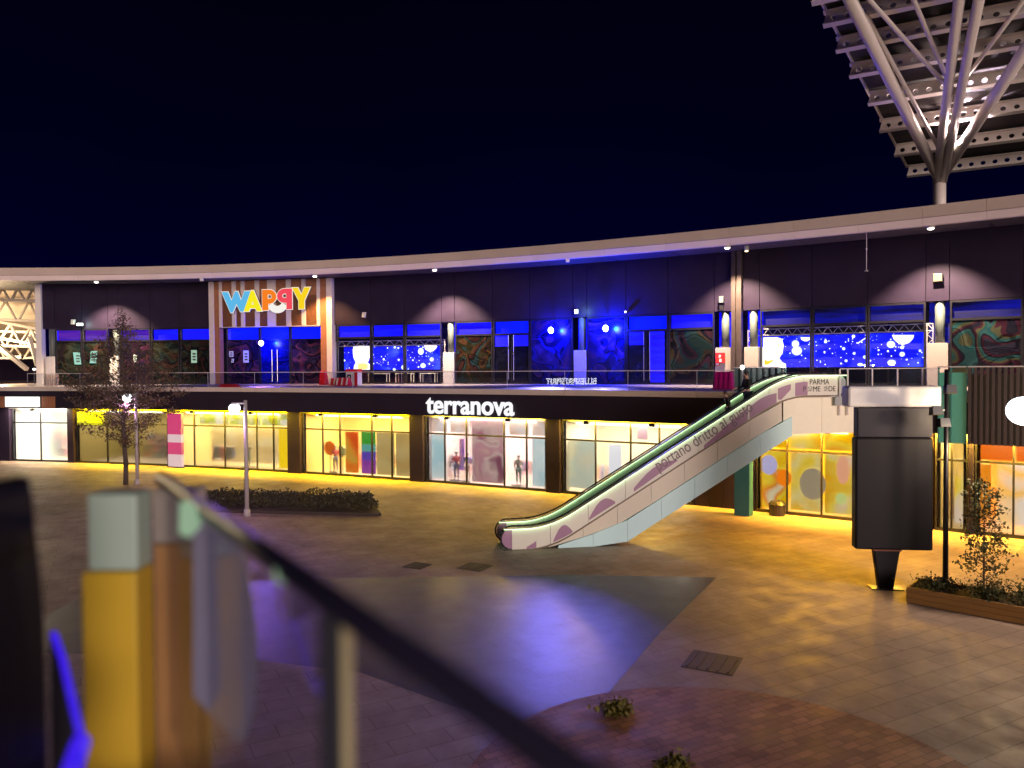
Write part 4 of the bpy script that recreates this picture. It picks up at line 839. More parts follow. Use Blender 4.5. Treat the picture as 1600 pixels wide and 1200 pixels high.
def figure(name, label, cat, base, yaw, h=1.75, lean=0.0, cols=None, group=None, arm=(.25, .25), stride=.0, head_turn=0, hair=None, skin=None):
    """a standing figure: one continuous body, clothes as separate shells"""
    t = thing(name, label, cat, base, group); s = h / 1.75; ca, sa = math.cos(yaw), math.sin(yaw)
    def P(x, y, z):                                # x right, y forward, z up in the figure's own frame
        y = y + lean * max(0, z - .9) * 1.0; z_ = z - .12 * lean * max(0, z - .9)
        return Vector(base) + Vector((x * ca - y * sa, x * sa + y * ca, z_)) * s
    J = [(P(0, 0, .95), .13 * s, .10 * s), (P(0, .01, 1.15), .125 * s, .095 * s), (P(0, 0, 1.36), .16 * s, .10 * s), (P(0, 0, 1.45), .09 * s, .07 * s), (P(0, .02, 1.52), .052 * s), (P(0, .03, 1.60), .082 * s, .09 * s), (P(0, .03, 1.70), .075 * s, .085 * s)]
    E = [(0, 1), (1, 2), (2, 3), (3, 4), (4, 5), (5, 6)]
    legs, arms = [], []
    for sx in (-1, 1):
        st = stride * sx; k = len(J); J += [(P(.09 * sx, 0, .88), .088 * s), (P(.10 * sx, .03 + st * .5, .50), .058 * s), (P(.10 * sx, st - .01, .10), .038 * s), (P(.11 * sx, st + .05, .035), .035 * s), (P(.12 * sx, st + .16, .03), .028 * s)]
        E += [(0, k), (k, k + 1), (k + 1, k + 2), (k + 2, k + 3), (k + 3, k + 4)]; legs.append(k)
        k = len(J); a = arm[0 if sx < 0 else 1]
        J += [(P(.19 * sx, 0, 1.39), .058 * s), (P(.24 * sx, -.02 + a * .35, 1.13), .043 * s), (P(.23 * sx, .05 + a, .95 + a * .45), .030 * s), (P(.22 * sx, .10 + a * 1.2, .89 + a * .5), .036 * s, .02 * s)]
        E += [(2, k), (k, k + 1), (k + 1, k + 2), (k + 2, k + 3)]; arms.append(k)
        h0 = J[k + 3][0]; fd = (J[k + 3][0] - J[k + 2][0]).normalized(); sd = Vector((ca, sa, 0))
        for q, (dx, ln) in enumerate(((-.026, .065), (-.009, .08), (.009, .075), (.026, .06))):
            kk = len(J); J += [(h0 + (sd * dx + fd * .045) * s, .0095 * s), (h0 + (sd * dx + fd * (.04 + ln * .6) - UP * .02) * s, .0085 * s), (h0 + (sd * dx * 1.1 + fd * (.03 + ln * .85) - UP * .05) * s, .007 * s)]; E += [(k + 3, kk), (kk, kk + 1), (kk + 1, kk + 2)]
        kk = len(J); J += [(h0 + (sd * -.04 * sx + fd * .02) * s, .010 * s), (h0 + (sd * -.055 * sx + fd * .05 - UP * .015) * s, .008 * s)]; E += [(k + 3, kk), (kk, kk + 1)]
    k = len(J); J += [(P(0, .115, 1.615), .014 * s)]; E += [(5, k)]
    body = skin_figure('body', J, E, skin or skin_m, t)
    if cols:
        jk, tr = cols
        JJ = [(J[i][0], J[i][1] * 1.16, (J[i][2] if len(J[i]) > 2 else J[i][1]) * 1.2) for i in (0, 1, 2, 3)]; EE = [(0, 1), (1, 2), (2, 3)]
        for a in arms:
            q = len(JJ); JJ += [(J[a][0], .075 * s), (J[a + 1][0], .060 * s), (J[a + 2][0].lerp(J[a + 1][0], .08), .045 * s)]; EE += [(2, q), (q, q + 1), (q + 1, q + 2)]
        skin_figure('jacket', JJ, EE, jk, t)
        JJ = [(J[0][0] - UP * .02, .145 * s, .115 * s)]; EE = []
        for l in legs:
            q = len(JJ); JJ += [(J[l][0], .103 * s), (J[l + 1][0], .075 * s), (J[l + 2][0], .058 * s)]; EE += [(0, q), (q, q + 1), (q + 1, q + 2)]
        skin_figure('trousers', JJ, EE, tr, t)
        for l in legs: skin_figure('shoe', [(J[l + 2][0] - UP * .045 * s, .042 * s), (J[l + 3][0], .045 * s), (J[l + 4][0], .036 * s)], [(0, 1), (1, 2)], dark_metal, t)
        o = MB(); o.ball(P(0, .005, 1.665), .098 * s, .108 * s, .105 * s, 14, 8); hr = o.build('hair', hair or dark_metal, t, smooth=True)
        ey = MB()
        for sx in (-1, 1): ey.ball(P(.03 * sx, .118, 1.645), .011 * s, .008 * s, .008 * s, 8, 4)
        ey.build('eyes', ink, t); o = MB(); o.ball(P(0, .118, 1.565), .024 * s, .008 * s, .007 * s, 8, 4); o.build('mouth', mat('lips', (.3, .1, .09), .5), t)
        o = MB()
        for sx in (-1, 1): o.ball(P(.088 * sx, .02, 1.63), .012 * s, .02 * s, .032 * s, 8, 5)
        o.build('ears', skin, t, smooth=True)
    return t
# group picture, round orange and grey displays, mannequins
pinkp = softprint('pink_print_soft', [(.75, .45, .42), (.62, .30, .36), (.85, .62, .56), (.30, .10, .16)], 11, .8, .4)
aqua = softprint('aqua_print', [(.62, .85, .88), (.80, .92, .90), (.5, .75, .8)], 12, .5, .5); violet = softprint('violet_print', [(.18, .08, .45), (.30, .15, .50), (.6, .3, .4)], 13, .9, .4)
for b, p0, p1, z0, z1, d, m_, lb in ((s5, 668, 691, .2, 3.05, -.4, aqua, 'pale aqua poster at the left end of the fashion shop'), (s5, 706, 714, .8, 2.8, -.8, violet, 'narrow violet banner hanging in the fashion shop'), (s5, 732, 783, .2, 4.1, -.35, pinkp, 'large pink picture filling the middle window of the fashion shop'),
        (s5, 826, 851, .2, 3.05, -.4, aqua, 'pale aqua poster at the right end of the fashion shop'), (s6, 882, 926, .3, 3.05, -.5, softprint('cream_map', [(.78, .74, .55), (.60, .70, .60), (.85, .78, .50)], 15, .7, .4), 'cream and green poster at the left end of the shop behind the escalator'),
        (s6, 990, 1006, 3.3, 4.0, -.5, glow('rose_light', (.8, .35, .42), .8), 'small rose lit panel high in the shop behind the escalator'), (s6, 940, 960, 1.2, 2.9, -.9, glow('white_light', (.85, .85, .9), .8), 'pale white lit panel in the shop behind the escalator')):
    rug(b, ub(b, p0), ub(b, p1), z0, z1, d, m_, 'poster', lb, 'poster')
for k, (p0, p1) in enumerate(((667, 692), (697, 726), (790, 820), (826, 850))):
    rug(s5, ub(s5, p0), ub(s5, p1), 3.25, 4.08, -.45, softprint('stripe_%d' % k, [(.7, .5, .4), (.85, .7, .6), (.8, .75, .75)], 20 + k, 1.5, .4), 'clothes_rail_picture', ['first upper picture in the fashion shop, above the left aqua poster', 'second upper picture in the fashion shop, above the violet banner', 'third upper picture in the fashion shop, right of the large pink picture', 'last upper picture in the fashion shop, above the right aqua poster'][k], 'picture', 'upper window pictures')
drs = [mat('cloth_%d' % i, c_, .8) for i, c_ in enumerate(((.35, .06, .08), (.05, .05, .12), (.55, .50, .45), (.12, .20, .20)))]
for b, px, lb, c_ in ((s5, 702, 'mannequin in red top near the violet banner', 0), (s5, 720, 'mannequin in dark top left of the large pink picture', 1), (s5, 800, 'mannequin in pale top right of the large pink picture', 2), (s6, 972, 'dark dressed mannequin behind the escalator balustrade', 1), (s6, 1018, 'mannequin in dark teal top behind the escalator balustrade', 3), (s4, 512, 'mannequin in red top in the golden shop', 0), (s3, 375, 'mannequin in pale top in the cream shop', 2)):
    u = ub(b, px); st = b.p(u, -.75, .2); ped = MB(); b.box(ped, u - .35, u + .35, -1.05, -.45, .021, .195); tag(ped.build('plinth', white_metal), 'white plinth under the ' + lb, 'plinth', 'plinths in the shop windows')
    figure('mannequin', lb, 'mannequin', st, math.pi, 1.8, 0, (drs[c_], drs[(c_ + 1) % 4]), 'mannequins in the shop windows', (.05, .1), skin=skin_m)
for px, z, r_, m_, lb in ((500, 1.75, .5, mat('orange_disc', (.75, .20, .02), .5), 'round orange disc display in the golden shop'), (519, 1.55, .38, mat('grey_green_disc', (.18, .26, .18), .5), 'round grey green disc display in the golden shop')):
    u = ub(s4, px); c_ = s4.p(u, -1.0, z); t = thing('disc_display', lb, 'display', s4.p(u, -1.0, 0)); o = MB(); o.tube(c_, c_ + s4.n * .08, r_, r_, 24); o.build('disc', m_, t); o = MB(); o.tube(s4.p(u, -1.0, .02), s4.p(u, -1.0, z - r_ * .9), .03); o.build('stand', dark_metal, t)
# the long white letter sign (tall letters on the dark fascia)
t = thing('shop_sign', 'long glowing white lowercase letter sign on the dark fascia', 'sign', s5.p(s5.L / 2, 1.3, 4.6))
fs = Bay(slab.at(664, -.08), slab.at(854, -.08)); zz = 4.55
tx = text('lettering', 'terranova', fs.frame(fs.u_of(667), .03, zz), glow('letter_white', (.93, .93, .95), 1.05), 1.62, t, depth=.08, xs=.98, bold=.035)
# yellow shop posters
ypal = [softprint('yellow_poster_%d' % k, c_, 30 + k, .7, .55) for k, c_ in enumerate(([(.95, .55, .0), (1, .75, .05), (.9, .30, .02), (.9, .8, .5)], [(1, .70, .02), (.95, .80, .30), (1, .55, .0)], [(.95, .45, .0), (.95, .75, .1), (.85, .7, .55)]))]
for k, (p0, p1) in enumerate(((1184, 1228), (1232, 1282), (1286, 1336))):
    rug(s7, ub(s7, p0), ub(s7, p1), .2, 3.05, -.4, ypal[k], 'poster', ['orange yellow poster at the left of the yellow shop', 'bright yellow poster in the middle of the yellow shop', 'orange yellow poster beside the dark totem'][k], 'poster', 'posters of the yellow shop')
    rug(s7, ub(s7, p0), ub(s7, p1), 3.25, 4.05, -.4, ypal[(k + 1) % 3], 'banner', ['upper orange banner at the left of the yellow shop', 'upper orange banner in the middle of the yellow shop', 'upper yellow banner beside the dark totem'][k], 'banner', 'banners of the yellow shop')
def spot(b, px, z, rx, rz, m_, lb):
    f = b.frame(ub(b, px), -.385, z); o = flat_curve('sticker', [circ(0, 0, rx, 20, rz)], f, m_, None, .02); tag(o, lb, 'sticker', 'round stickers in the yellow shop'); return o
spot(s7, 1198, 2.35, .42, .50, glow('lilac_sticker', (.55, .50, .80), .7), 'lilac round sticker high on the left poster of the yellow shop')
spot(s7, 1222, 1.75, .36, .42, glow('orange_sticker', (1.0, .22, .0), .8), 'orange round sticker on the left poster of the yellow shop')
spot(s7, 1267, 1.55, .62, .78, mat('beige_sticker', (.62, .52, .34), .6, emit=(.6, .5, .33), es=.4), 'large beige oval sticker on the middle poster of the yellow shop')
spot(s7, 1315, 2.35, .30, .70, glow('rose_sticker', (.95, .45, .25), .7), 'tall rose sticker on the right poster of the yellow shop')
spot(s7, 1312, .95, .25, .28, glow('lime_sticker', (.65, .75, .25), .7), 'lime round sticker low on the right poster of the yellow shop')
o = MB(); c_ = s7.p(ub(s7, 1219), .45, 0); o.tube(c_, c_ + UP * .55, .36, .42, 16); o.tube(c_ + UP * .551, c_ + UP * .7, .43, .30, 16); tag(o.build('litter_bin', dark_metal, smooth=False), 'dark round litter bin in front of the yellow shop', 'litter bin')
og = glow('orange_band', (1.0, .16, .0), .85)
rug(s9, ub(s9, 1527), ub(s9, 1583), 3.22, 4.1, -.3, og, 'banner', 'bright orange banner at the top left of the right edge shop', 'banner'); rug(s9, ub(s9, 1588), ub(s9, 1648), 3.22, 4.1, -.3, og, 'banner', 'bright orange banner cut by the right edge of the photo', 'banner')
rug(s9, ub(s9, 1527), ub(s9, 1548), .8, 3.0, -.4, glow('orange_poster', (1, .30, .01), .8), 'poster', 'plain orange poster below the orange banner', 'poster'); rug(s9, ub(s9, 1556), ub(s9, 1640), .4, 3.05, -.9, softprint('white_orange_print', [(.9, .85, .72), (.85, .80, .7), (1, .62, .12), (.9, .82, .7)], 41, .55, .6), 'display_wall', 'white display wall with orange shapes at the right edge', 'display wall')
rug(s8, ub(s8, 1490), ub(s8, 1512), .3, 2.4, -.5, ypal[2], 'poster', 'yellow poster in the narrow cream shop', 'poster')

# stock inside the shops: clothes rails and shelf units
gm = [mat('garment_%d' % i, c_, .85, var=.2) for i, c_ in enumerate(((.30, .05, .07), (.06, .07, .14), (.55, .50, .44), (.45, .30, .14), (.10, .16, .12), (.62, .42, .45), (.03, .03, .035), (.30, .34, .42)))]
rg = random.Random(21)
def clothes_rail(b, px, d, w_, label):
    u = ub(b, px); t = thing('clothes_rail', label, 'clothes rail', b.p(u, d, .02), 'clothes rails in the shops')
    for s_ in (-1, 1):
        o = MB(); o.tube(b.p(u + s_ * w_ / 2, d, .02), b.p(u + s_ * w_ / 2, d, 1.55), .02, n=6); o.build('upright', steel, t); o = MB(); o.bar(b.p(u + s_ * w_ / 2, d - .25, .04), b.p(u + s_ * w_ / 2, d + .25, .04), .03); o.build('foot', steel, t)
    o = MB(); o.tube(b.p(u - w_ / 2, d, 1.55), b.p(u + w_ / 2, d, 1.55), .018, n=6); o.build('rail_bar', steel, t)
    n = int(w_ / .16)
    for k in range(n):
        x = u - w_ / 2 + (k + .5) * w_ / n; l = rg.uniform(.7, 1.05); o = MB(); f = lambda a, dd, z: b.p(x + a, d + dd, z)
        o.hexa([f(-.04, .22, 1.5 - l), f(.04, .22, 1.5 - l), f(.04, -.22, 1.5 - l), f(-.04, -.22, 1.5 - l), f(-.03, .06, 1.5), f(.03, .06, 1.5), f(.03, -.06, 1.5), f(-.03, -.06, 1.5)]); o.build('garment', gm[rg.randrange(8)], t)
def shelf_unit(b, px, d, w_, label):
    u = ub(b, px); t = thing('shelf_unit', label, 'shelf unit', b.p(u, d, .02), 'shelf units in the shops'); wd = mat('shelf_wood', (.42, .30, .18), .6)
    for k in range(5):
        z = .15 + k * .5; o = MB(); b.box(o, u - w_ / 2, u + w_ / 2, d, d + .4, z, z + .03); o.build('shelf', wd, t)
        if k < 4:
            x = u - w_ / 2 + .08
            while x < u + w_ / 2 - .25:
                bw = rg.uniform(.14, .32); bh = rg.uniform(.14, .38); o = MB(); b.box(o, x, x + bw, d + .05, d + .33, z + .031, z + .031 + bh); o.build('goods_box', gm[rg.randrange(8)], t); x += bw + rg.uniform(.03, .12)
    for s_ in (-1, 1): o = MB(); b.box(o, u + s_ * w_ / 2 - .02, u + s_ * w_ / 2 + .02, d - .02, d - .002, .02, 2.25); o.build('side_post', wd, t)
for b, px, d, w_, lb in ((s5, 690, -2.4, 2.0, 'clothes rail at the left of the fashion shop'), (s5, 812, -2.2, 2.2, 'clothes rail at the right of the fashion shop'), (s6, 905, -2.4, 2.2, 'clothes rail at the left of the shop behind the escalator'), (s6, 955, -2.0, 1.8, 'clothes rail in the middle of the shop behind the escalator'), (s4, 595, -2.5, 2.0, 'clothes rail behind the posters of the golden shop'), (s3, 330, -1.2, 2.0, 'clothes rail in front of the display wall of the cream shop')):
    clothes_rail(b, px, d, w_, lb)
for b, px, d, w_, lb in ((s1, 45, -4.0, 2.6, 'shelf unit at the left of the bright white shop'), (s1, 84, -4.0, 2.4, 'shelf unit at the right of the bright white shop'), (s2, 190, -4.2, 3.0, 'shelf unit in the dim shop behind the tree'), (s4, 520, -4.2, 2.6, 'shelf unit at the back of the golden shop'), (s6, 1000, -4.2, 3.0, 'shelf unit at the back of the shop behind the escalator'), (s8, 1478, -3.5, 1.0, 'narrow shelf unit in the narrow cream shop')):
    shelf_unit(b, px, d, w_, lb)
# ------------------------------------------------------------------ escalator
E0 = Vector((0.05, 30.75, 0)); E1 = Vector((14.45, 33.05, 0)); eb = Bay(E0, E1); EL = eb.L; W = 1.55      # near side line; the stairs run behind it
U0, U1, SL = 1.45, 11.75, .588
esc = thing('escalator', 'white and purple escalator with green lit handrails rising from the plaza to the terrace', 'escalator', E0)
def floor_z(u): return max(0, min(FL, (u - U0) * SL))
def sm(u): return sum(floor_z(u + k * .22) for k in range(-4, 5)) / 9
us = [-.42] + [x for x in np.arange(-.2, EL - .2, .3)] + [EL - .1]
panel_m = mat('balustrade_panel', (.66, .64, .60), .4, var=.05); purple_m = mat('purple_print', (.30, .15, .28), .45, var=.1); blackrub = mat('handrail_rubber', (.015, .015, .018), .4)
clad_g = mat('escalator_cladding', (.62, .58, .50), .42, var=.03); clad_b = mat('escalator_skirt_reflection', (.52, .78, .86), .45, var=.03); green_l = glow('green_strip', (.55, 1.0, .45), 5)
def ribbon(u_list, lo, hi, d0, d1):
    o = MB()
    for a, c_ in zip(u_list[:-1], u_list[1:]):
        f = lambda u, d, z: eb.p(u, d, z)
        za, zc = sm(a), sm(c_)
        o.hexa([f(a, d1, za + lo), f(c_, d1, zc + lo), f(c_, d0, zc + lo), f(a, d0, za + lo), f(a, d1, za + hi), f(c_, d1, zc + hi), f(c_, d0, zc + hi), f(a, d0, za + hi)])
    return o
for side, (d0, d1, nm) in enumerate(((-.10, 0, 'near'), (-W, -W + .10, 'far'))):
    joints = list(np.linspace(-.1, EL - .45, 10))
    for a, c_ in zip(joints[:-1], joints[1:]):
        ul = list(np.linspace(a + .008, c_ - .008, 7)); ribbon(ul, .02, .858, d0, d1).build('balustrade_panel', panel_m, esc)
    ribbon(us, .862, .90, d0 - .0, d1 + .10).build('handrail_guide', panel_m, esc)
    ribbon(us, .846, .859, d1 + .015, d1 + .085).build('light_strip', green_l, esc)
    # handrail loop with rounded ends
    pts = []
    for a in np.linspace(R(250), R(90), 9): pts.append(eb.p(-.1 + .47 * math.cos(a), (d0 + d1) / 2, .50 + .47 * math.sin(a)))
    pts += [eb.p(u, (d0 + d1) / 2, sm(u) + .97) for u in us[2:-2]]
    for a in np.linspace(R(90), R(-70), 9): pts.append(eb.p(EL - .35 + .47 * math.cos(a), (d0 + d1) / 2, FL + .50 + .47 * math.sin(a)))
    o = MB(); o.path(pts, .032, 8); o.build('handrail', blackrub, esc, smooth=True)
    for (uc, zc, a0, a1, m_) in ((-.1, 0, 90, 270, purple_m), (EL - .45, FL, -90, 90, panel_m)):
        flat_curve('newel', [arc(0, 0, .41, a0, a1, 12)], (eb.p(uc, d0, zc + .46), eb.t, UP, eb.n), m_, esc, .10)
    ribbon(list(np.arange(.2, EL - .5, .4)), -.05, .018, d0, d1 + .02).build('skirt_trim', mat('bronze_trim', (.12, .085, .06), .4, metal=.4), esc)
# purple shapes printed on the near panel
def on_panel(pts): return [(u, sm(u) + v) for u, v in pts]
fr_e = (eb.p(0, .002, 0), eb.t, UP, eb.n)
def swath(u0, u1, lo, hi, n=8):
    xs_ = np.linspace(u0, u1, n); return on_panel([(x, lo(x) if callable(lo) else lo) for x in xs_] + [(x, hi(x) if callable(hi) else hi) for x in reversed(xs_)])
for l in (swath(8.05, 10.0, .03, lambda x: .15 + .43 * (x - 8.05) / 1.95), swath(10.08, 11.3, .03, lambda x: .50 + .09 * math.sin((x - 10) * 3)), swath(11.36, 11.95, lambda x: .05 + .7 * abs(x - 11.5), .60), swath(12.15, 12.72, .03, .60, 4),
          swath(5.0, 6.9, lambda x: .10 + .12 * (x - 5) / 1.9, lambda x: .25 + .33 * math.sin((x - 5) / 1.9 * math.pi)), swath(3.1, 4.2, .12, lambda x: .2 + .42 * math.sin((x - 3.1) / 1.1 * math.pi)), swath(.5, .9, .03, lambda x: .1 + .5 * (x - .5)), swath(1.6, 2.4, .06, lambda x: .12 + .45 * math.sin((x - 1.6) / .8 * math.pi))):
    flat_curve('purple_shape', [l], fr_e, purple_m, esc, .004)
ang = math.atan(SL); T2 = (eb.t * math.cos(ang) + UP * math.sin(ang)); V2 = (UP * math.cos(ang) - eb.t * math.sin(ang))
ue = 6.05
text('lettering', 'portano dritto al gusto', (eb.p(ue, .006, floor_z(ue) + .30), T2, V2, eb.n), mat('lettering_brown', (.13, .09, .12), .5), .72, esc, .008, xs=.735)
bk_ = mat('lettering_black', (.02, .02, .02), .5)
text('lettering', 'PARMA', (eb.p(12.80, .008, FL + .48), eb.t, UP, eb.n), bk_, .33, esc, .008, xs=.86)
x = 12.50
for s_, rot in (('P', 0), ('RO', 1), ('ME', 0), ('NA', 1), ('DE', 0)):
    if rot:
        text('lettering', s_, (eb.p(x + .205, .008, FL + .185), UP, -eb.t, eb.n), bk_, .25, esc, .008, xs=.62); x += .235
    else:
        text('lettering', s_, (eb.p(x, .008, FL + .18), eb.t, UP, eb.n), bk_, .33, esc, .008, xs=.86); x += .215 * len(s_) * (1.12 if s_ == 'ME' else 1)
# stepped band, comb floors and cladding
o = MB(); st_m = mat('step_metal', (.16, .16, .17), .45, metal=.4)
for k in range(27):
    u = U0 - .2 + k * .402
    if u > U1: break
    o = MB(); z = floor_z(u + .2); eb.box(o, u, u + .40, -W + .22, -.22, z - .2, z); o.build('step', st_m, esc)
o = MB(); eb.box(o, -.5, U0 - .21, -W + .22, -.22, .0, .03); eb.box(o, U1 + .05, EL + .3, -W + .22, -.22, FL - .04, FL + .012); o.build('comb_floor', st_m, esc)
def band(f_hi, f_lo, d0, d1, u_a, u_b, m_, name, n=9):
    xs_ = np.linspace(u_a, u_b, n)
    for a, c_ in zip(xs_[:-1], xs_[1:]):
        o = MB(); f = lambda u, d, z: eb.p(u, d, z); a_, c2 = a + .006, c_ - .006
        if f_hi(c2) - f_lo(c2) < .02: continue
        o.hexa([f(a_, d1, f_lo(a_)), f(c2, d1, f_lo(c2)), f(c2, d0, f_lo(c2)), f(a_, d0, f_lo(a_)), f(a_, d1, f_hi(a_)), f(c2, d1, f_hi(c2)), f(c2, d0, f_hi(c2)), f(a_, d0, f_hi(a_))]); o.build(name, m_, esc)
lo_line = lambda u: max(0.005, (u - 4.45) * .578)
hi_line = lambda u: max(.02, sm(u) - .055)
mid = lambda u: lo_line(u) + (hi_line(u) - lo_line(u)) * .52
band(hi_line, lambda u: mid(u) + .006, -W, -.01, 1.4, 11.55, clad_g, 'upper_cladding', 8); band(lambda u: mid(u) - .006, lo_line, -W - .04, .035, 1.8, 12.0, clad_b, 'lower_cladding', 8)  # the metal's reflection gradient put into the two cladding colours
o = MB(); eb.box(o, -.45, 1.4, -W, -.0, .0, .019); o.build('floor_frame', dark_metal, esc)
# warm white lamps at the head of the stairs
for px, py, lb in ((1160, 574, 'small bright lamp behind the head of the man on the escalator'), (1224, 571, 'small bright lamp behind the far handrail at the escalator head')):
    P = at(px, py, Y=37.0); t = thing('head_lamp', lb, 'lamp', P, 'small lamps behind the escalator head'); o = MB(); o.ball(P, .11, .11, .11); o.build('bulb', glow('lamp_bulb', (1, .92, .80), 8), t, smooth=True); o = MB(); o.tube(Vector((P.x, P.y, FL)), P - UP * .1, .03); o.build('stem', steel, t); lamp('bulb_lamp', 'POINT', P - eb.n * -.2, 25, (1, .9, .75), t, size=.1)

# landing between escalator and terrace
cream = mat('landing_cladding', (.84, .80, .68), .42, var=.06)
land = thing('landing', 'cream clad landing that carries the escalator head', 'landing', eb.p(12.5, 0, FL))
xs_ = [11.62, 13.4, 15.2, 17.0, 18.9]
for a, c_ in zip(xs_[:-1], xs_[1:]):
    o = MB(); f = eb.p; a_, c2 = a + .006, c_ - .006; lo = 4.42 if a > 12 else 4.42
    o.hexa([f(a_, -.03, lo), f(c2, -.03, lo), f(c2, -.1, lo), f(a_, -.1, lo), f(a_, -.03, FL - .08), f(c2, -.03, FL - .08), f(c2, -.1, FL - .08), f(a_, -.1, FL - .08)]); o.build('cladding_panel', cream, land)
o = MB(); eb.box(o, U1 + .1, 19, -6.0, -.101, FL - .45, FL - .02); eb.box(o, 11.7, 19, -6.0, -.101, 4.44, 4.6); o.build('landing_slab', concrete, land)
o = MB(); eb.box(o, 13.9, 14.85, -.02, .16, FL - .42, FL - .06); o.build('junction_box', mat('grey_box', (.28, .30, .34), .4), land)
t = thing('glass_railing', 'clear glass railing with pale posts on the landing right of the escalator', 'railing', eb.p(16, 0, FL))
rx_ = [EL - .42, EL - .05, EL + 1.1, EL + 2.3, EL + 3.5, EL + 4.4]
for a, c_ in zip(rx_[:-1], rx_[1:]):
    o = MB(); eb.box(o, a + .04, c_ - .04, -.35 if 0 else .05, .065, FL - .2, FL + 1.12); o.build('glass_panel', railglass, t)
    o = MB(); eb.box(o, a - .025, a + .025, .045, .10, FL - .85, FL + 1.12); o.build('post', pale_rail, t)
o = MB(); eb.box(o, rx_[0], rx_[-1], .04, .085, FL + 1.122, FL + 1.155); o.build('handrail', pale_rail, t)

# ------------------------------------------------------------------ slatted screens beside the stairs
def slats(pa, pb_, off, z0, z1, label, m_, pitch, w_=.10, back=None, zb=None):
    b = Bay(slab.at(pa, off), slab.at(pb_, off)); t = thing('slat_screen', label, 'slatted screen', b.p(b.L / 2, 0, z0)); n = int(b.L / pitch)
    for k in range(n):
        o = MB(); b.box(o, pitch * k + .02, pitch * k + .02 + w_, 0, .12, z0, z1); o.build('slat', m_, t)
    if back is not None: o = MB(); b.box(o, 0, b.L, -.10, -.004, z0, zb if zb else z1 - .25); o.build('back_panel', back, t)
    o = MB(); b.box(o, 0, b.L, -.02, .125, z1 + .002, z1 + .05); o.build('top_rail', pale_rail, t); return b, t
brown = mat('brown_slat', (.055, .036, .042), .5, var=.2); tealp = mat('teal_panel', (.10, .42, .34), .5, var=.08, scale=.6); tealg = mat('teal_grey_slat', (.10, .15, .17), .5)
slats(1513, 1760, .12, 4.02, 7.22, 'tall dark brown slatted screen along the terrace at the right edge', brown, .21, .12, mat('brown_back', (.04, .027, .033), .6), 6.95)
slats(1466, 1511, .12, 4.02, 7.22, 'bright teal panel with slats beside the dark brown screen', mat('teal_slat', (.045, .20, .19), .5), .46, .05, tealp, 7.0)
slats(1143, 1224, -.5, FL + .02, 7.24, 'teal grey slatted screen on the terrace behind the escalator head', tealg, .30, .16, mat('teal_back', (.03, .06, .075), .5), 7.2)

# ------------------------------------------------------------------ people riding down
sk = mat('skin', (.50, .30, .22), .5); blk = mat('black_jacket', (.012, .011, .014), .8, var=.2); jean = mat('dark_jeans', (.03, .035, .06), .85); 
yaw_e = math.atan2(eb.t.y, eb.t.x) + math.pi / 2          # facing down the stairs (towards -t)
def on_step(px):
    u = eb.u_of(px); k = math.floor((u - (U0 - .2)) / .402); uu = U0 - .2 + k * .402; return uu + .2, floor_z(uu + .2)
u, z = on_step(1176); figure('person', 'man in a black top riding down the escalator, upper of the two people', 'person', eb.p(u, -.62, z), yaw_e, 1.92, .05, (blk, jean), None, (.15, .30), .05, hair=mat('dark_hair', (.03, .02, .016), .7), skin=sk)
u, z = on_step(1151); figure('person', 'person in a dark jacket leaning forward on the escalator, lower of the two', 'person', eb.p(u, -.70, z), yaw_e, 1.56, .25, (mat('dark_jacket', (.02, .018, .024), .8), jean), None, (.12, .20), .08, hair=mat('brown_hair', (.06, .03, .02), .7), skin=sk)

# ------------------------------------------------------------------ tall dark advertising totem
def tpt(px, py, Y): return at(px, py, Y=Y)
TY = 25.0; A = tpt(1337, 700, TY); B = tpt(1459, 700, TY - .3); tb = Bay(A, B)
z0 = at(1395, 858, Y=TY).z; z1 = at(1395, 636, Y=TY).z; z2 = at(1395, 603, Y=TY).z
t = thing('advertising_totem', 'tall dark advertising totem with a white header on one short leg', 'totem', tb.p(tb.L / 2, -.2, 0)); tot = mat('totem_dark', (.006, .005, .009), .5, var=.25, scale=.8, spec=.2)
zs = [z0, z0 + .05, z1 - 1.0, z1]
o = MB(); tb.box(o, .0, tb.L, -.45, 0, z0, z1 - 1.0); o.build('back_panel', tot, t, bevel=.06); o = MB(); tb.box(o, .05, tb.L - .02, -.42, .012, z1 - .985, z1); o.build('upper_panel', mat('totem_dark_blue', (.010, .008, .020), .45, spec=.25), t, bevel=.03)
o = MB(); tb.box(o, -.28, tb.L + .20, -.60, .12, z1 + .01, z2); o.build('header', mat('header_white', (.60, .60, .66), .4), t, bevel=.08)
o = MB(); f = lambda u, d, z: tb.p(u, d, z); c_ = tb.L * .43
o.hexa([f(c_ - .25, -.12, 0), f(c_ + .2, -.12, 0), f(c_ + .2, -.38, 0), f(c_ - .25, -.38, 0), f(c_ - .42, -.1, z0 - .02), f(c_ + .40, -.1, z0 - .02), f(c_ + .40, -.4, z0 - .02), f(c_ - .42, -.4, z0 - .02)]); o.build('leg', tot, t, bevel=.03)
o = MB(); tb.box(o, c_ - .5, c_ + .5, -.5, .0, .0, .03); o.build('base_plate', dark_metal, t)
o = MB(); tb.box(o, c_ - .45, c_ + .43, -.42, -.08, z0 - .06, z0 - .002); o.build('collar', mat('rust_collar', (.20, .06, .03), .6), t)

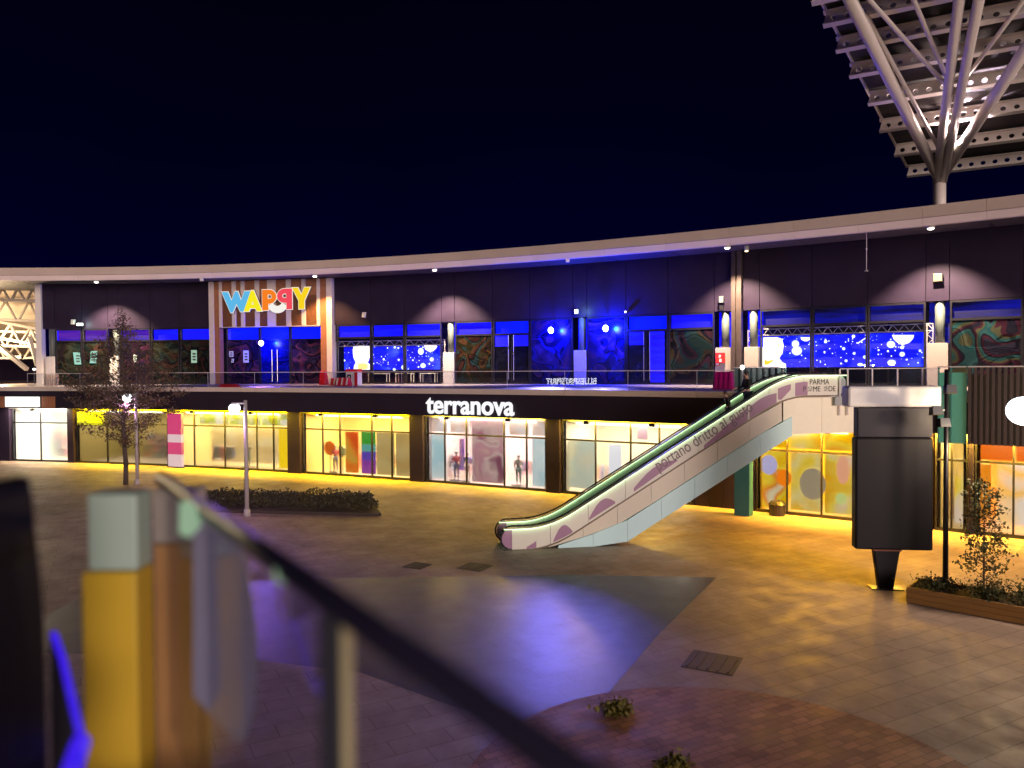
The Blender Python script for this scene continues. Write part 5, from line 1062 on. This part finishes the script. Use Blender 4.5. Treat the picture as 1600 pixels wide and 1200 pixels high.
# ------------------------------------------------------------------ lamp posts
opal = glow('opal_globe', (.88, .95, 1.0), 5.5); postm = mat('pale_post', (.42, .37, .41), .5, var=.08)
def lamp_post(base, h, side, label, en, r_=.28, lc=(.95, .50, 1)):
    t = thing('street_lamp', label, 'street lamp', base, 'globe street lamps in the plaza'); base = Vector(base)
    o = MB(); o.tube(base, base + UP * .35, .20, .14, 14); o.tube(base + UP * .35, base + UP * (h + .25), .11, .085, 14); o.build('post', postm, t, smooth=True)
    o = MB(); top = base + UP * (h + .1); e_ = base + Vector((side * .55, 0, h + .1)); o.tube(top, e_, .045); o.build('arm', postm, t)
    o = MB(); c_ = e_ - UP * .1; o.ball(c_ + UP * -.15, r_, r_, r_ * .92, 18, 10); o.build('globe', opal, t, smooth=True)
    o = MB(); o.tube(e_ + UP * .04, c_ + UP * .06, .13, .16, 12); o.build('cap', postm, t)
    lamp('globe_lamp', 'POINT', c_ - UP * .15 - UP * (r_ + .12), en, lc, t, size=.2)
lamp_post(at(386, 806, z=0), 5.55, -1, 'pale globe street lamp standing behind the low hedge', 260)
P = at(205, 757, z=0); lamp_post(Vector((P.x + .4, P.y, 0)), 5.7, -1, 'globe street lamp shining through the tree crown', 300)
P = at(1627, 900, Y=22.0); lamp_post(Vector((P.x, 22, 0)), 6.15, -1, 'large globe street lamp cut by the right edge', 1000, .44, (1, .74, .45))
# dark floodlight pole by the planter
P = at(1477, 940, z=0); t = thing('floodlight_pole', 'thin dark pole with three small floodlights beside the planter', 'pole', P); o = MB(); o.tube(P, P + UP * 7.2, .085, .06, 10); o.build('pole_shaft', dark_metal, t, smooth=True)
o = MB(); o.tube(P, P + UP * .5, .16, .10, 12); o.build('pole_base', dark_metal, t)
for (px, py, s_) in ((1462, 641, -1), (1484, 608, 1), (1474, 660, -1)):
    Q = at(px, py, Y=P.y); o = MB(); o.bar(Q, Vector((P.x, P.y, Q.z)), .05); o.hexa([Q + Vector(v) for v in ((-.16, -.16, -.12), (.16, -.16, -.12), (.16, .1, -.16), (-.16, .1, -.16), (-.14, -.1, .14), (.14, -.1, .14), (.14, .12, .1), (-.14, .12, .1))]); o.build('floodlight', dark_metal, t)

# ------------------------------------------------------------------ plants
def leaf_cloud(fn, n, size, m_, name, parent, seed, kind=None):
    r = random.Random(seed); vs, fs_ = [], []; org = WO[parent.name]
    for i in range(n):
        p_ = fn(r); a = Vector((r.gauss(0, 1), r.gauss(0, 1), r.gauss(0, .8))).normalized(); b_ = a.orthogonal().normalized(); b_.rotate(Matrix.Rotation(r.uniform(0, 6.28), 3, a)); s = size * r.uniform(.6, 1.35); c_ = a.cross(b_)
        k = len(vs); q = p_ - org; vs += [q - b_ * s, q + c_ * s * .45 + a * s * .12, q + b_ * s, q - c_ * s * .45 + a * s * .12]; fs_.append((k, k + 1, k + 2, k + 3))
    me = bpy.data.meshes.new(name); me.from_pydata([tuple(v) for v in vs], [], fs_); o = bpy.data.objects.new(name, me); COL.objects.link(o); me.materials.append(m_); attach(o, parent)
    if kind: o['kind'] = kind
    return o
def leafm(name, a, b_):
    M = mat(name, a, .65); N = M.node_tree.nodes; L = M.node_tree.links; g = N.new('ShaderNodeObjectInfo'); return M
def leaf_mat(name, cols):
    M = bpy.data.materials.new(name); M.use_nodes = True; N = M.node_tree.nodes; L = M.node_tree.links; b = N['Principled BSDF']; b.inputs['Roughness'].default_value = .6
    g = N.new('ShaderNodeNewGeometry'); rp = N.new('ShaderNodeValToRGB'); E = rp.color_ramp.elements; E[0].color = cols[0] + (1,); E[1].color = cols[-1] + (1,)
    for i, c_ in enumerate(cols[1:-1]): q = E.new((i + 1) / (len(cols) - 1)); q.color = c_ + (1,)
    L.new(g.outputs['Random Per Island'], rp.inputs[0]); L.new(rp.outputs[0], b.inputs['Base Color']); return M
bark = mat('bark', (.07, .05, .045), .9, var=.3, scale=8, bump=.3)
base = at(196, 757, z=0); tr = thing('tree', 'slender bare looking tree with small brown leaves in front of the left shops', 'tree', base)
H = 11.7; r = random.Random(4); tips = []
tk = MB(); pts_ = [base + Vector((.05 * math.sin(z * 1.3), .04 * math.cos(z), z)) for z in np.linspace(0, H * .93, 10)]
for i in range(9): tk.tube(pts_[i], pts_[i + 1], .15 * (1 - i / 10) + .015, .15 * (1 - (i + 1) / 10) + .015, 8)
def env(z):                                         # crown radius at height z
    t_ = (z - 2.2) / (H - 2.2); return max(.10, 3.7 * (min(1, t_ / .30) ** .7) * (1 - max(0, t_ - .36) / .66) ** 1.0)
for i in range(95):
    z = 2.3 + (H - 2.9) * (i / 95) ** 1.0; a = i * 2.4 + r.uniform(-.4, .4); rr = env(z + .6) * r.uniform(.62, 1.05); p0 = base + Vector((0, 0, z)); p1 = p0 + Vector((math.cos(a) * rr, math.sin(a) * rr, rr * r.uniform(.18, .55)))
    md = p0.lerp(p1, .5) + UP * .08 * rr; tk.tube(p0, md, .035 * (1 - i / 130), .022, 5, False); tk.tube(md, p1, .022, .007, 5, False); tips.append((p0, md, p1))
    for j in range(4):
        f_ = r.uniform(.35, .95); s_ = p0.lerp(p1, f_); e_ = s_ + Vector((r.uniform(-1, 1), r.uniform(-1, 1), r.uniform(-.2, .7))) * (.28 * rr + .15); tk.tube(s_, e_, .010, .004, 4, False); tips.append((s_, s_.lerp(e_, .5), e_))
tk.build('trunk', bark, tr, smooth=True)
wts = np.cumsum([(q[2] - q[0]).length ** 1.5 for q in tips])
def tree_pt(r_):
    a, m_, b_ = tips[min(len(tips) - 1, int(np.searchsorted(wts, r_.random() * wts[-1])))]; t_ = r_.random() ** .6; p_ = a.lerp(b_, t_); return p_ + Vector((r_.gauss(0, .16), r_.gauss(0, .16), r_.gauss(0, .13)))
leaf_cloud(tree_pt, 9000, .082, leaf_mat('autumn_leaves', [(.035, .03, .018), (.10, .055, .035), (.06, .05, .025), (.16, .08, .06)]), 'crown', tr, 9)
# low hedge bed
hq = [at(285, 800, z=0), at(596, 806, z=0), at(575, 779, z=0), at(290, 775, z=0)]
hd = thing('hedge', 'low dark hedge in a long bed behind the railing', 'hedge', hq[0])
o = MB(); o.hexa([q for q in hq] + [q + UP * .14 for q in hq]); o.build('bed_border', mat('bed_kerb', (.05, .035, .03), .8), hd, bevel=.04)
def hedge_pt(r_):
    u, v = r_.random(), r_.random(); p_ = hq[0].lerp(hq[1], u).lerp(hq[3].lerp(hq[2], u), .12 + .76 * v); hgt = .42 + .22 * noise.noise(p_ * .9) + .12 * noise.noise(p_ * 2.3)
    return p_ + UP * (.14 + hgt * r_.random() ** .5)
leaf_cloud(hedge_pt, 9000, .075, leaf_mat('hedge_leaves', [(.012, .014, .008), (.035, .03, .018), (.05, .045, .02), (.025, .018, .012)]), 'foliage', hd, 12, 'stuff')
# planter at the right with shrubs and a young tree
pq = [at(1416, 942, z=0), at(1640, 985, z=0)]; pbay = Bay(*pq); pl = thing('planter', 'long low timber planter with dark shrubs at the right edge', 'planter', pq[0])
tim = mat('planter_timber', (.26, .13, .035), .6, var=.25, scale=2, bump=.1)
for k in range(3):
    for (d0, d1, a, c_) in ((-.05, 0, 0, pbay.L), (-1.35, -1.30, 0, pbay.L)):
        o = MB(); pbay.box(o, a, c_, d0, d1, .02 + k * .165, .175 + k * .165); o.build('plank', tim, pl)
    for ee in (0, pbay.L - .05):
        o = MB(); pbay.box(o, ee, ee + .05, -1.298, -.052, .02 + k * .165, .175 + k * .165); o.build('end_plank', tim, pl)
o = MB(); pbay.box(o, .06, pbay.L - .06, -1.29, -.06, .02, .44); o.build('soil', mat('soil', (.03, .02, .014), .95), pl)
gl = leaf_mat('shrub_leaves', [(.015, .025, .010), (.05, .055, .012), (.03, .04, .015), (.08, .07, .015)])
for i, (uu, hh, lb) in enumerate(((.7, .32, 'low shrub at the left end of the planter'), (2.1, .5, 'shrub in the planter just left of the young tree'), (3.1, .62, 'shrub in the planter right of the young tree'), (3.9, .6, 'shrub in the planter cut by the right edge'))):
    c_ = pbay.p(uu, -.65, .44); t = thing('shrub', lb, 'shrub', c_, 'shrubs in the planter'); o = MB()
    for k in range(9): a = k * .7; o.tube(c_, c_ + Vector((math.cos(a) * .3, math.sin(a) * .3, hh * .8)), .012, .005, 4, False)
    o.build('stems', bark, t)
    leaf_cloud(lambda r_: c_ + Vector((r_.gauss(0, .30), r_.gauss(0, .24), abs(r_.gauss(hh * .45, hh * .3)))), 900, .05, gl, 'foliage', t, 30 + i)
c_ = pbay.p(pbay.u_of(1530), -.7, .44); yt = thing('tree', 'young thin tree with sparse leaves growing from the planter', 'tree', c_); o = MB(); o.tube(c_, c_ + UP * 1.9, .035, .02, 6); o.tube(c_ + UP * 1.9, c_ + UP * 3.4, .02, .008, 6); tp = []
for k in range(26):
    z = .5 + 2.7 * k / 26; a = k * 2.4; e_ = c_ + Vector((math.cos(a) * (.75 - .14 * z), math.sin(a) * .5, z + .35)); o.tube(c_ + UP * z, e_, .012, .004, 4, False); tp.append((c_ + UP * z, e_))
o.build('trunk', bark, yt)
def yt_pt(r_): a, b_ = tp[int(r_.random() * len(tp))]; return a.lerp(b_, .3 + .75 * r_.random()) + Vector((r_.gauss(0, .11), r_.gauss(0, .11), r_.gauss(0, .11)))
leaf_cloud(yt_pt, 1500, .06, gl, 'crown', yt, 44)
# plants on the red paving bed
for i, (px, py, s_, lb) in enumerate(((962, 1112, .30, 'tuft of yellow green plant at the left rim of the red paving'), (1052, 1196, .24, 'tuft of yellow green plant near the handrail at the bottom'))):
    c_ = at(px, py, z=.008); t = thing('plant', lb, 'plant', c_, 'yellow green plants on the red paving'); o = MB()
    for k in range(10): a = k * .63; o.tube(c_, c_ + Vector((math.cos(a) * s_ * .6, math.sin(a) * s_ * .6, s_ * .5)), .008, .003, 4, False)
    o.build('stems', bark, t); leaf_cloud(lambda r_: c_ + Vector((r_.gauss(0, s_ * .55), r_.gauss(0, s_ * .45), abs(r_.gauss(0, s_ * .32)))), 420, .06, leaf_mat('yellow_leaves_%d' % i, [(.06, .06, .01), (.16, .13, .02), (.10, .09, .02)]), 'foliage', t, 60 + i)
# ------------------------------------------------------------------ mast-carried canopy at the upper right
HZ, TS = 12.1, .22                                   # underside height above eye at the far edge, and upward tilt towards the viewer
FE = at(1417, 276, Y=49.5)
def plane_pt(px, py):                                # where a sight line meets the tilted canopy plane
    d = ray(px, py); n_ = cn; t_ = (c0 - Vector((0, 0, EYE))).dot(n_) / d.dot(n_); return Vector((0, 0, EYE)) + d * t_
c0 = Vector((FE.x, FE.y, EYE + HZ))
xd = Vector((1, -.57, 0)).normalized(); yd = Vector((-xd.y, xd.x, 0)) * -1; yd = (yd + UP * TS).normalized()   # along the purlins / from the far edge towards the viewer
cn = xd.cross(yd).normalized()
can = thing('mast_canopy', 'pale steel canopy of holed beams carried on branching pipe struts above the roof', 'canopy', c0)
psteel = mat('pink_white_steel', (.86, .77, .73), .42, var=.06); hole_m = mat('beam_hole_dark', (.02, .015, .02), .8)
left_px = [(1417, 275), (1397, 243), (1374, 205), (1356, 163), (1327, 120), (1306, 80), (1286, 40), (1268, 5)]
starts = [plane_pt(*q) for q in left_px]; last = starts[-1]
for k in range(1, 6): starts.append(last + (starts[-1 - 0] - starts[-2]) if k == 1 else starts[-1] + (starts[7] - starts[5]) * .5)
BL = 26
def beam_frame(p_): return (p_, xd, -cn if cn.z < 0 else cn, yd)
upn = cn if cn.z > 0 else -cn
for k, p_ in enumerate(starts):
    hgt = .62; pitch = .62; n = int(BL / pitch); loops = [[(0.0, 0), (BL, 0), (BL, hgt), (0.12, hgt)]]
    for j in range(n): loops.append(circ(.45 + j * pitch, hgt * .48, .14, 10))
    web = flat_curve('beam', loops, (p_, xd, upn, -yd), psteel, can, .05)
    o = MB(); a = p_ - yd * .17; o.hexa([a - upn * .05, a + xd * BL - upn * .05, a + xd * BL + yd * .34 - upn * .05, a + yd * .34 - upn * .05, a, a + xd * BL, a + xd * BL + yd * .34, a + yd * .34]); o.build('beam_flange', psteel, web)
    a = a + upn * (hgt + .002); o = MB(); o.hexa([a, a + xd * BL, a + xd * BL + yd * .34, a + yd * .34, a + upn * .05, a + xd * BL + upn * .05, a + xd * BL + yd * .34 + upn * .05, a + yd * .34 + upn * .05]); o.build('beam_flange', psteel, web)
dk_m = mat('canopy_deck', (.022, .018, .022), .7, var=.35, scale=.5); ext = (starts[-1] - starts[0])
a = starts[0] + upn * .80 - ext.normalized() * .5 ; npan = 12
for k in range(npan):
    q0 = a + ext * (k / npan) * 1.05; q1 = a + ext * ((k + .985) / npan) * 1.05; o = MB(); o.hexa([q0, q0 + xd * BL, q1 + xd * BL, q1, q0 + upn * .12, q0 + xd * BL + upn * .12, q1 + xd * BL + upn * .12, q1 + upn * .12]); o.build('deck_panel', dk_m, can)
for s_ in (0,):
    o = MB(); q0 = a - xd * .16; o.hexa([q0, q0 + ext * 1.05, q0 + ext * 1.05 + xd * .1, q0 + xd * .1, q0 + upn * .3, q0 + ext * 1.05 + upn * .3, q0 + ext * 1.05 + xd * .1 + upn * .3, q0 + xd * .1 + upn * .3]); o.build('edge_trim', psteel, can)
# mast and struts
node = at(1468, 284, Y=47.2); o = MB(); o.tube(Vector((node.x, node.y, SOF + .5)), node + UP * .1, .36, .36, 16); o.build('mast', psteel, can, smooth=True)
def strut(p0, p1, r_, nm='strut'):
    o = MB(); o.tube(p0, p1, r_, r_, 14); o.build(nm, psteel, can, smooth=True)
pl_ = lambda px, py, lift=.0: plane_pt(px, py) + upn * lift
topL, topR, topM = pl_(1325, -8), pl_(1640, 20), pl_(1524, -60)
strut(node + UP * .1, topL, .29); strut(node + UP * .1, topR, .29)
off = xd * .40
strut(node - off * .45, topM - off, .23); strut(node + off * .45, topM + off, .23)
for k in range(1, 9):
    a = (node - off * .45).lerp(topM - off, k / 9.0); c_ = (node + off * .45).lerp(topM + off, k / 9.0); strut(a, c_, .08, 'batten_plate')
def along(p, q, f): return p.lerp(q, f)
m1, m2 = along(node, topM, .16), along(node, topM, .50)
for p_, q in ((m1, pl_(1352, 20)), (m2, pl_(1350, -10)), (m2, pl_(1415, -30)), (m2, pl_(1600, 0))):
    strut(p_, q, .10, 'brace')
# floodlight on the mast
P = at(1489, 226, Y=44.2); t = thing('mast_floodlight', 'bright warm floodlight on the canopy mast', 'floodlight', P); o = MB(); o.hexa([P + Vector(v) for v in ((-.5, -.05, -.22), (.5, -.05, -.22), (.5, .25, -.26), (-.5, .25, -.26), (-.5, -.10, .22), (.5, -.10, .22), (.5, .25, .2), (-.5, .25, .2))]); o.build('housing', dl_body, t)
o = MB(); o.hexa([P + Vector(v) for v in ((-.44, -.10, -.17), (.44, -.10, -.17), (.44, -.06, -.17), (-.44, -.06, -.17), (-.44, -.14, .17), (.44, -.14, .17), (.44, -.105, .17), (-.44, -.105, .17))]); o.build('lens', glow('flood_lens', (1, .90, .70), 9), t)
o = MB(); o.bar(P + Vector((0, .2, 0)), along(node, topM, .13) + Vector((.2, 0, 0)), .12); o.build('bracket', psteel, t)
lamp('flood_lamp', 'SPOT', P + Vector((-.3, -.9, .3)), 3000, (1, .74, .68), t, Vector((-.35, -.75, .62)), .3, 125, .6)
lamp('canopy_fill', 'SPOT', node + Vector((-1.2, -3.6, 1.2)), 26000, (.95, .72, .95), t, Vector((.25, -1, 1.0)), .2, 60, .8)  # added fill near the mast to brighten the canopy, without a fixture

# ------------------------------------------------------------------ our own balcony: railing end, steel pedestal, down escalator
GZ = EYE - 1.52
hr_m = mat('rail_dark_paint', (.016, .014, .035), .35, var=.1); post_m = mat('post_dark_paint', (.02, .022, .035), .4); edge_l = mat('post_lit_edge', (.62, .56, .34), .35, metal=.3)
RZ = EYE - .46
rA = at(252, 748, z=RZ); rB = at(527, 944, z=RZ); rd = (rB - rA); rd.z = 0; rd.normalize(); rC = rB + rd * 1.05; rA = rA
rn = Vector((rd.y, -rd.x, 0))
rl = thing('balcony_railing', 'dark handrail on a slim post running past on our own balcony', 'railing', Vector((rB.x, rB.y, GZ)))
o = MB(); o.tube(rA, rC, .027, .027, 16); o.build('handrail', hr_m, rl, smooth=True)
bl = Bay(Vector((rB.x, rB.y, 0)), Vector((rB.x + rd.x, rB.y + rd.y, 0)))
cp = Vector((1, 0, 0)); o = MB(); o.box(rB.x - .032, rB.x + .010, rB.y - .02, rB.y + .02, GZ, RZ - .015); o.build('post', post_m, rl, bevel=.003)
o = MB(); o.box(rB.x + .0105, rB.x + .027, rB.y - .018, rB.y + .018, GZ, RZ - .03); o.build('post_lit_strip', edge_l, rl, bevel=.002)  # lit edge of the post, its brightness put into a cream strip
dist = (rA - rB).length
g = MB(); q = lambda s_, z: Vector((rB.x, rB.y, 0)) - rd * s_ + UP * z
o = MB(); a0, a1 = .05, dist * .93
for (s0, s1) in ((.05, dist * .93),):
    o.hexa([q(s0, GZ + .05) - rn * .004, q(s1, GZ + .05) - rn * .004, q(s1, GZ + .05) + rn * .004, q(s0, GZ + .05) + rn * .004, q(s0, RZ - .06) - rn * .004, q(s1, RZ - .06) - rn * .004, q(s1, RZ - .06) + rn * .004, q(s0, RZ - .06) + rn * .004])
o.build('glass_panel', glass('near_glass', (.93, .93, .97), .015, .02), rl)
# steel pedestal, its yellow and brown reflections put into the casing colours
stl = mat('brushed_pedestal', (.60, .56, .52), .30, metal=.85, var=.08, scale=4)
Y0 = 3.0; e1_, e2_, e3_ = at(135, 780, Y=Y0), at(214, 780, Y=Y0), at(303, 764, Y=3.12)
pd = thing('steel_pedestal', 'two part steel casing column coloured with ochre and brown reflections, at the end of the balcony handrail', 'column', Vector((e2_.x, Y0, GZ)))
zt = at(180, 772, Y=Y0).z; zl = at(133, 893, Y=Y0).z; zr = at(260, 766, Y=3.12).z; wl = at(131, 900, Y=Y0).x - .006
o = MB(); o.box(e1_.x, e2_.x - .004, Y0, Y0 + .13, zl + .002, zt); o.build('upper_casing', mat('grey_blue_casing', (.42, .56, .50), .35, var=.06), pd, bevel=.01)
o = MB(); o.box(wl, e2_.x - .004, Y0 - .012, Y0 + .14, .02, zl - .002); o.build('lower_casing', mat('ochre_reflection', (.66, .44, .04), .35, var=.1, scale=2), pd, bevel=.01)
e3x = at(303, 764, Y=3.12).x; zm = at(260, 850, Y=3.12).z
o = MB(); o.box(e2_.x + .002, e3x, 3.12, 3.25, zm + .002, zr); o.build('side_casing', mat('grey_casing', (.32, .29, .27), .4, var=.1), pd, bevel=.01)
o = MB(); o.box(e2_.x + .002, e3x, 3.12, 3.26, .02, zm - .002); o.build('side_casing', mat('brown_reflection', (.36, .20, .085), .35, var=.25, scale=2.5), pd, bevel=.01)
# rounded glass shield beside it
gY = 2.5
fr4 = (at(300, 960, Y=gY), Vector((1, 0, 0)), UP, Vector((0, -1, 0)))
def pxl(px, py, Y=gY): p_ = at(px, py, Y=Y); return (p_.x - fr4[0].x, p_.z - fr4[0].z)
sh = [pxl(*q_) for q_ in ((304, 1085), (345, 1128), (372, 1158), (388, 1150), (398, 1110), (403, 1040), (399, 960), (386, 880), (366, 825), (335, 790), (304, 772))]
gs = thing('glass_shield', 'rounded grey glass shield standing beside the steel pedestal', 'glass shield', fr4[0])
fg = mat('grey_glass_sheet', (.22, .22, .33), .22, var=.1, spec=.6); flat_curve('shield_sheet', [sh], fr4, fg, gs, .012)
mint = mat('mint_patch', (.42, .80, .58), .5)
flat_curve('mint_patch', [[pxl(*q_) for q_ in ((283, 832), (300, 838), (318, 820), (315, 795), (298, 780), (284, 784))]], (fr4[0] + fr4[3] * .014, fr4[1], fr4[2], fr4[3]), mint, gs, .003)
ip = thing('glass_highlight', 'small lavender glass reflection with a mint corner, built as a sheet below the balcony handrail', 'reflection', at(460, 975, Y=1.75))  # glass reflection under the rail, painted as a lavender sheet
fr5 = (at(460, 930, Y=1.75), Vector((1, 0, 0)), UP, Vector((0, -1, 0)))
def px5(px, py): p_ = at(px, py, Y=1.75); return (p_.x - fr5[0].x, p_.z - fr5[0].z)
flat_curve('highlight_sheet', [[px5(*q_) for q_ in ((432, 893), (452, 890), (512, 950), (446, 974))]], fr5, mat('lavender_sheet', (.17, .12, .30), .4), ip, .006)
flat_curve('mint_corner', [[px5(*q_) for q_ in ((430, 888), (448, 888), (446, 912), (432, 906))]], (fr5[0] + fr5[3] * .008, fr5[1], fr5[2], fr5[3]), mint, ip, .003)
# down escalator at the far left: black newel with handrail and blue light strip
nY = 2.2; n0 = at(38, 1000, Y=nY)
nw = thing('escalator_newel', 'tall black rounded handrail newel at the left edge', 'newel', Vector((n0.x, n0.y, GZ - .8)))
top = at(44, 742, Y=nY).z; wd = .055
pr = [(-wd, -1.3), (wd * 1.15, -1.3), (wd * 1.1, .05), (wd * .95, .18), (wd * .72, .30), (wd * .60, .40), (wd * .45, .462), (0.0, .472), (-wd * .35, .46), (-wd * .6, .40), (-wd * .8, .22), (-wd * .95, .0)]
zc = top - .472; flat_curve('newel_body', [pr], (Vector((n0.x, n0.y, zc)), Vector((1, 0, 0)), UP, Vector((0, -1, 0))), mat('newel_black', (.005, .004, .009), .6, spec=.15), nw, .30)
gl_ = at(38, 962, Y=nY - .3); o = MB(); o.ball(Vector((n0.x + .002, n0.y - .302, gl_.z)), .016, .006, .038, 10, 6); o.build('indicator', glow('amber_indicator', (.75, .42, .20), .8), nw)
bs = thing('blue_light_strip', 'bright blue light strip on the down escalator balustrade at the left', 'light strip', at(100, 1050, Y=2.4))
o = MB(); o.path([at(84, 990, Y=2.7), at(98, 1030, Y=2.6), at(112, 1090, Y=2.45), at(126, 1150, Y=2.35)], .011, 8); o.build('tube', glow('blue_tube', (.05, .01, 1.0), .8), bs, smooth=True)
o = MB(); o.path([at(126, 1160, Y=2.3), at(108, 1215, Y=2.1)], .028, 8); o.build('tube', glow('blue_tube', (.05, .01, 1.0), .8), bs, smooth=True)
o = MB(); o.hexa([at(78, 985, Y=2.72), at(84, 985, Y=2.72), at(125, 1160, Y=2.36), at(80, 1260, Y=2.36)] + [at(78, 985, Y=2.78), at(84, 985, Y=2.78), at(125, 1160, Y=2.42), at(80, 1260, Y=2.42)]); o.build('balustrade_side', mat('dark_grey_side', (.05, .05, .07), .4), bs)
# balcony floor
f = MB(); p0 = Vector((rB.x, rB.y, 0)); e0, e1 = p0 - rd * (dist - .75), p0 + rd * 3
f.hexa([e0 - UP * 0 + UP * (GZ - .35), e1 + UP * (GZ - .35), e1 - rn * -3 + UP * (GZ - .35), e0 - rn * -3 + UP * (GZ - .35), e0 + UP * GZ, e1 + UP * GZ, e1 + rn * 3 + UP * GZ, e0 + rn * 3 + UP * GZ]) if rn.dot(-p0) > 0 else f.hexa([e0 + UP * (GZ - .35), e1 + UP * (GZ - .35), e1 - rn * 3 + UP * (GZ - .35), e0 - rn * 3 + UP * (GZ - .35), e0 + UP * GZ, e1 + UP * GZ, e1 - rn * 3 + UP * GZ, e0 - rn * 3 + UP * GZ])
f.build('balcony_floor', concrete, kind='structure')

# the sign of a shop on our own side, seen only as a mirror image in the terrace railing
b = Bay(slab.at(880), slab.at(979)); d0_ = ray(905, 596); den = d0_.dot(b.n); tt = (b.A + b.n * -.16 - Vector((0, 0, EYE))).dot(b.n) / den
hit = Vector((0, 0, EYE)) + d0_ * tt; rr_ = (d0_ - b.n * 2 * den).normalized(); sc_ = hit + rr_ * 42
bn = -Vector((rr_.x, rr_.y, 0)).normalized(); bu = Vector((-bn.y, bn.x, 0)); nb = Bay(Vector((sc_.x, sc_.y, 0)) - bu * 4, Vector((sc_.x, sc_.y, 0)) + bu * 4)
t = thing('shop_sign', 'white letter sign on our own side, mirrored in the terrace glass railing', 'sign', sc_)
o = MB(); nb.box(o, 0, 8, -.4, -.05, 0, sc_.z + 1.6); o.build('sign_wall', dark_panel, t)
text('lettering', 'BLUESPIRIT', (nb.p(4, 0, sc_.z - .30), nb.t, UP, nb.n), glow('mirror_sign_white', (1, 1, 1), 9), .95, t, .06, .82, .03, 'CENTER')
# ------------------------------------------------------------------ outlines and lettering become plain meshes
dg = bpy.context.evaluated_depsgraph_get(); dg.update()
for o in [x for x in COL.objects if x.type in ('CURVE', 'FONT')]:
    me = bpy.data.meshes.new_from_object(o.evaluated_get(dg)); nm = o.name
    me.transform(o.matrix_basis)
    mo = bpy.data.objects.new('tmp', me); COL.objects.link(mo); mo.parent = o.parent
    for k_ in o.keys():
        if k_ in ('label', 'category', 'group', 'kind'): mo[k_] = o[k_]
    for ch in list(o.children):
        mb_ = ch.matrix_basis.copy(); ch.parent = mo; ch.matrix_parent_inverse = Matrix(); ch.matrix_basis = mb_
    bpy.data.objects.remove(o); mo.name = nm; me.name = nm
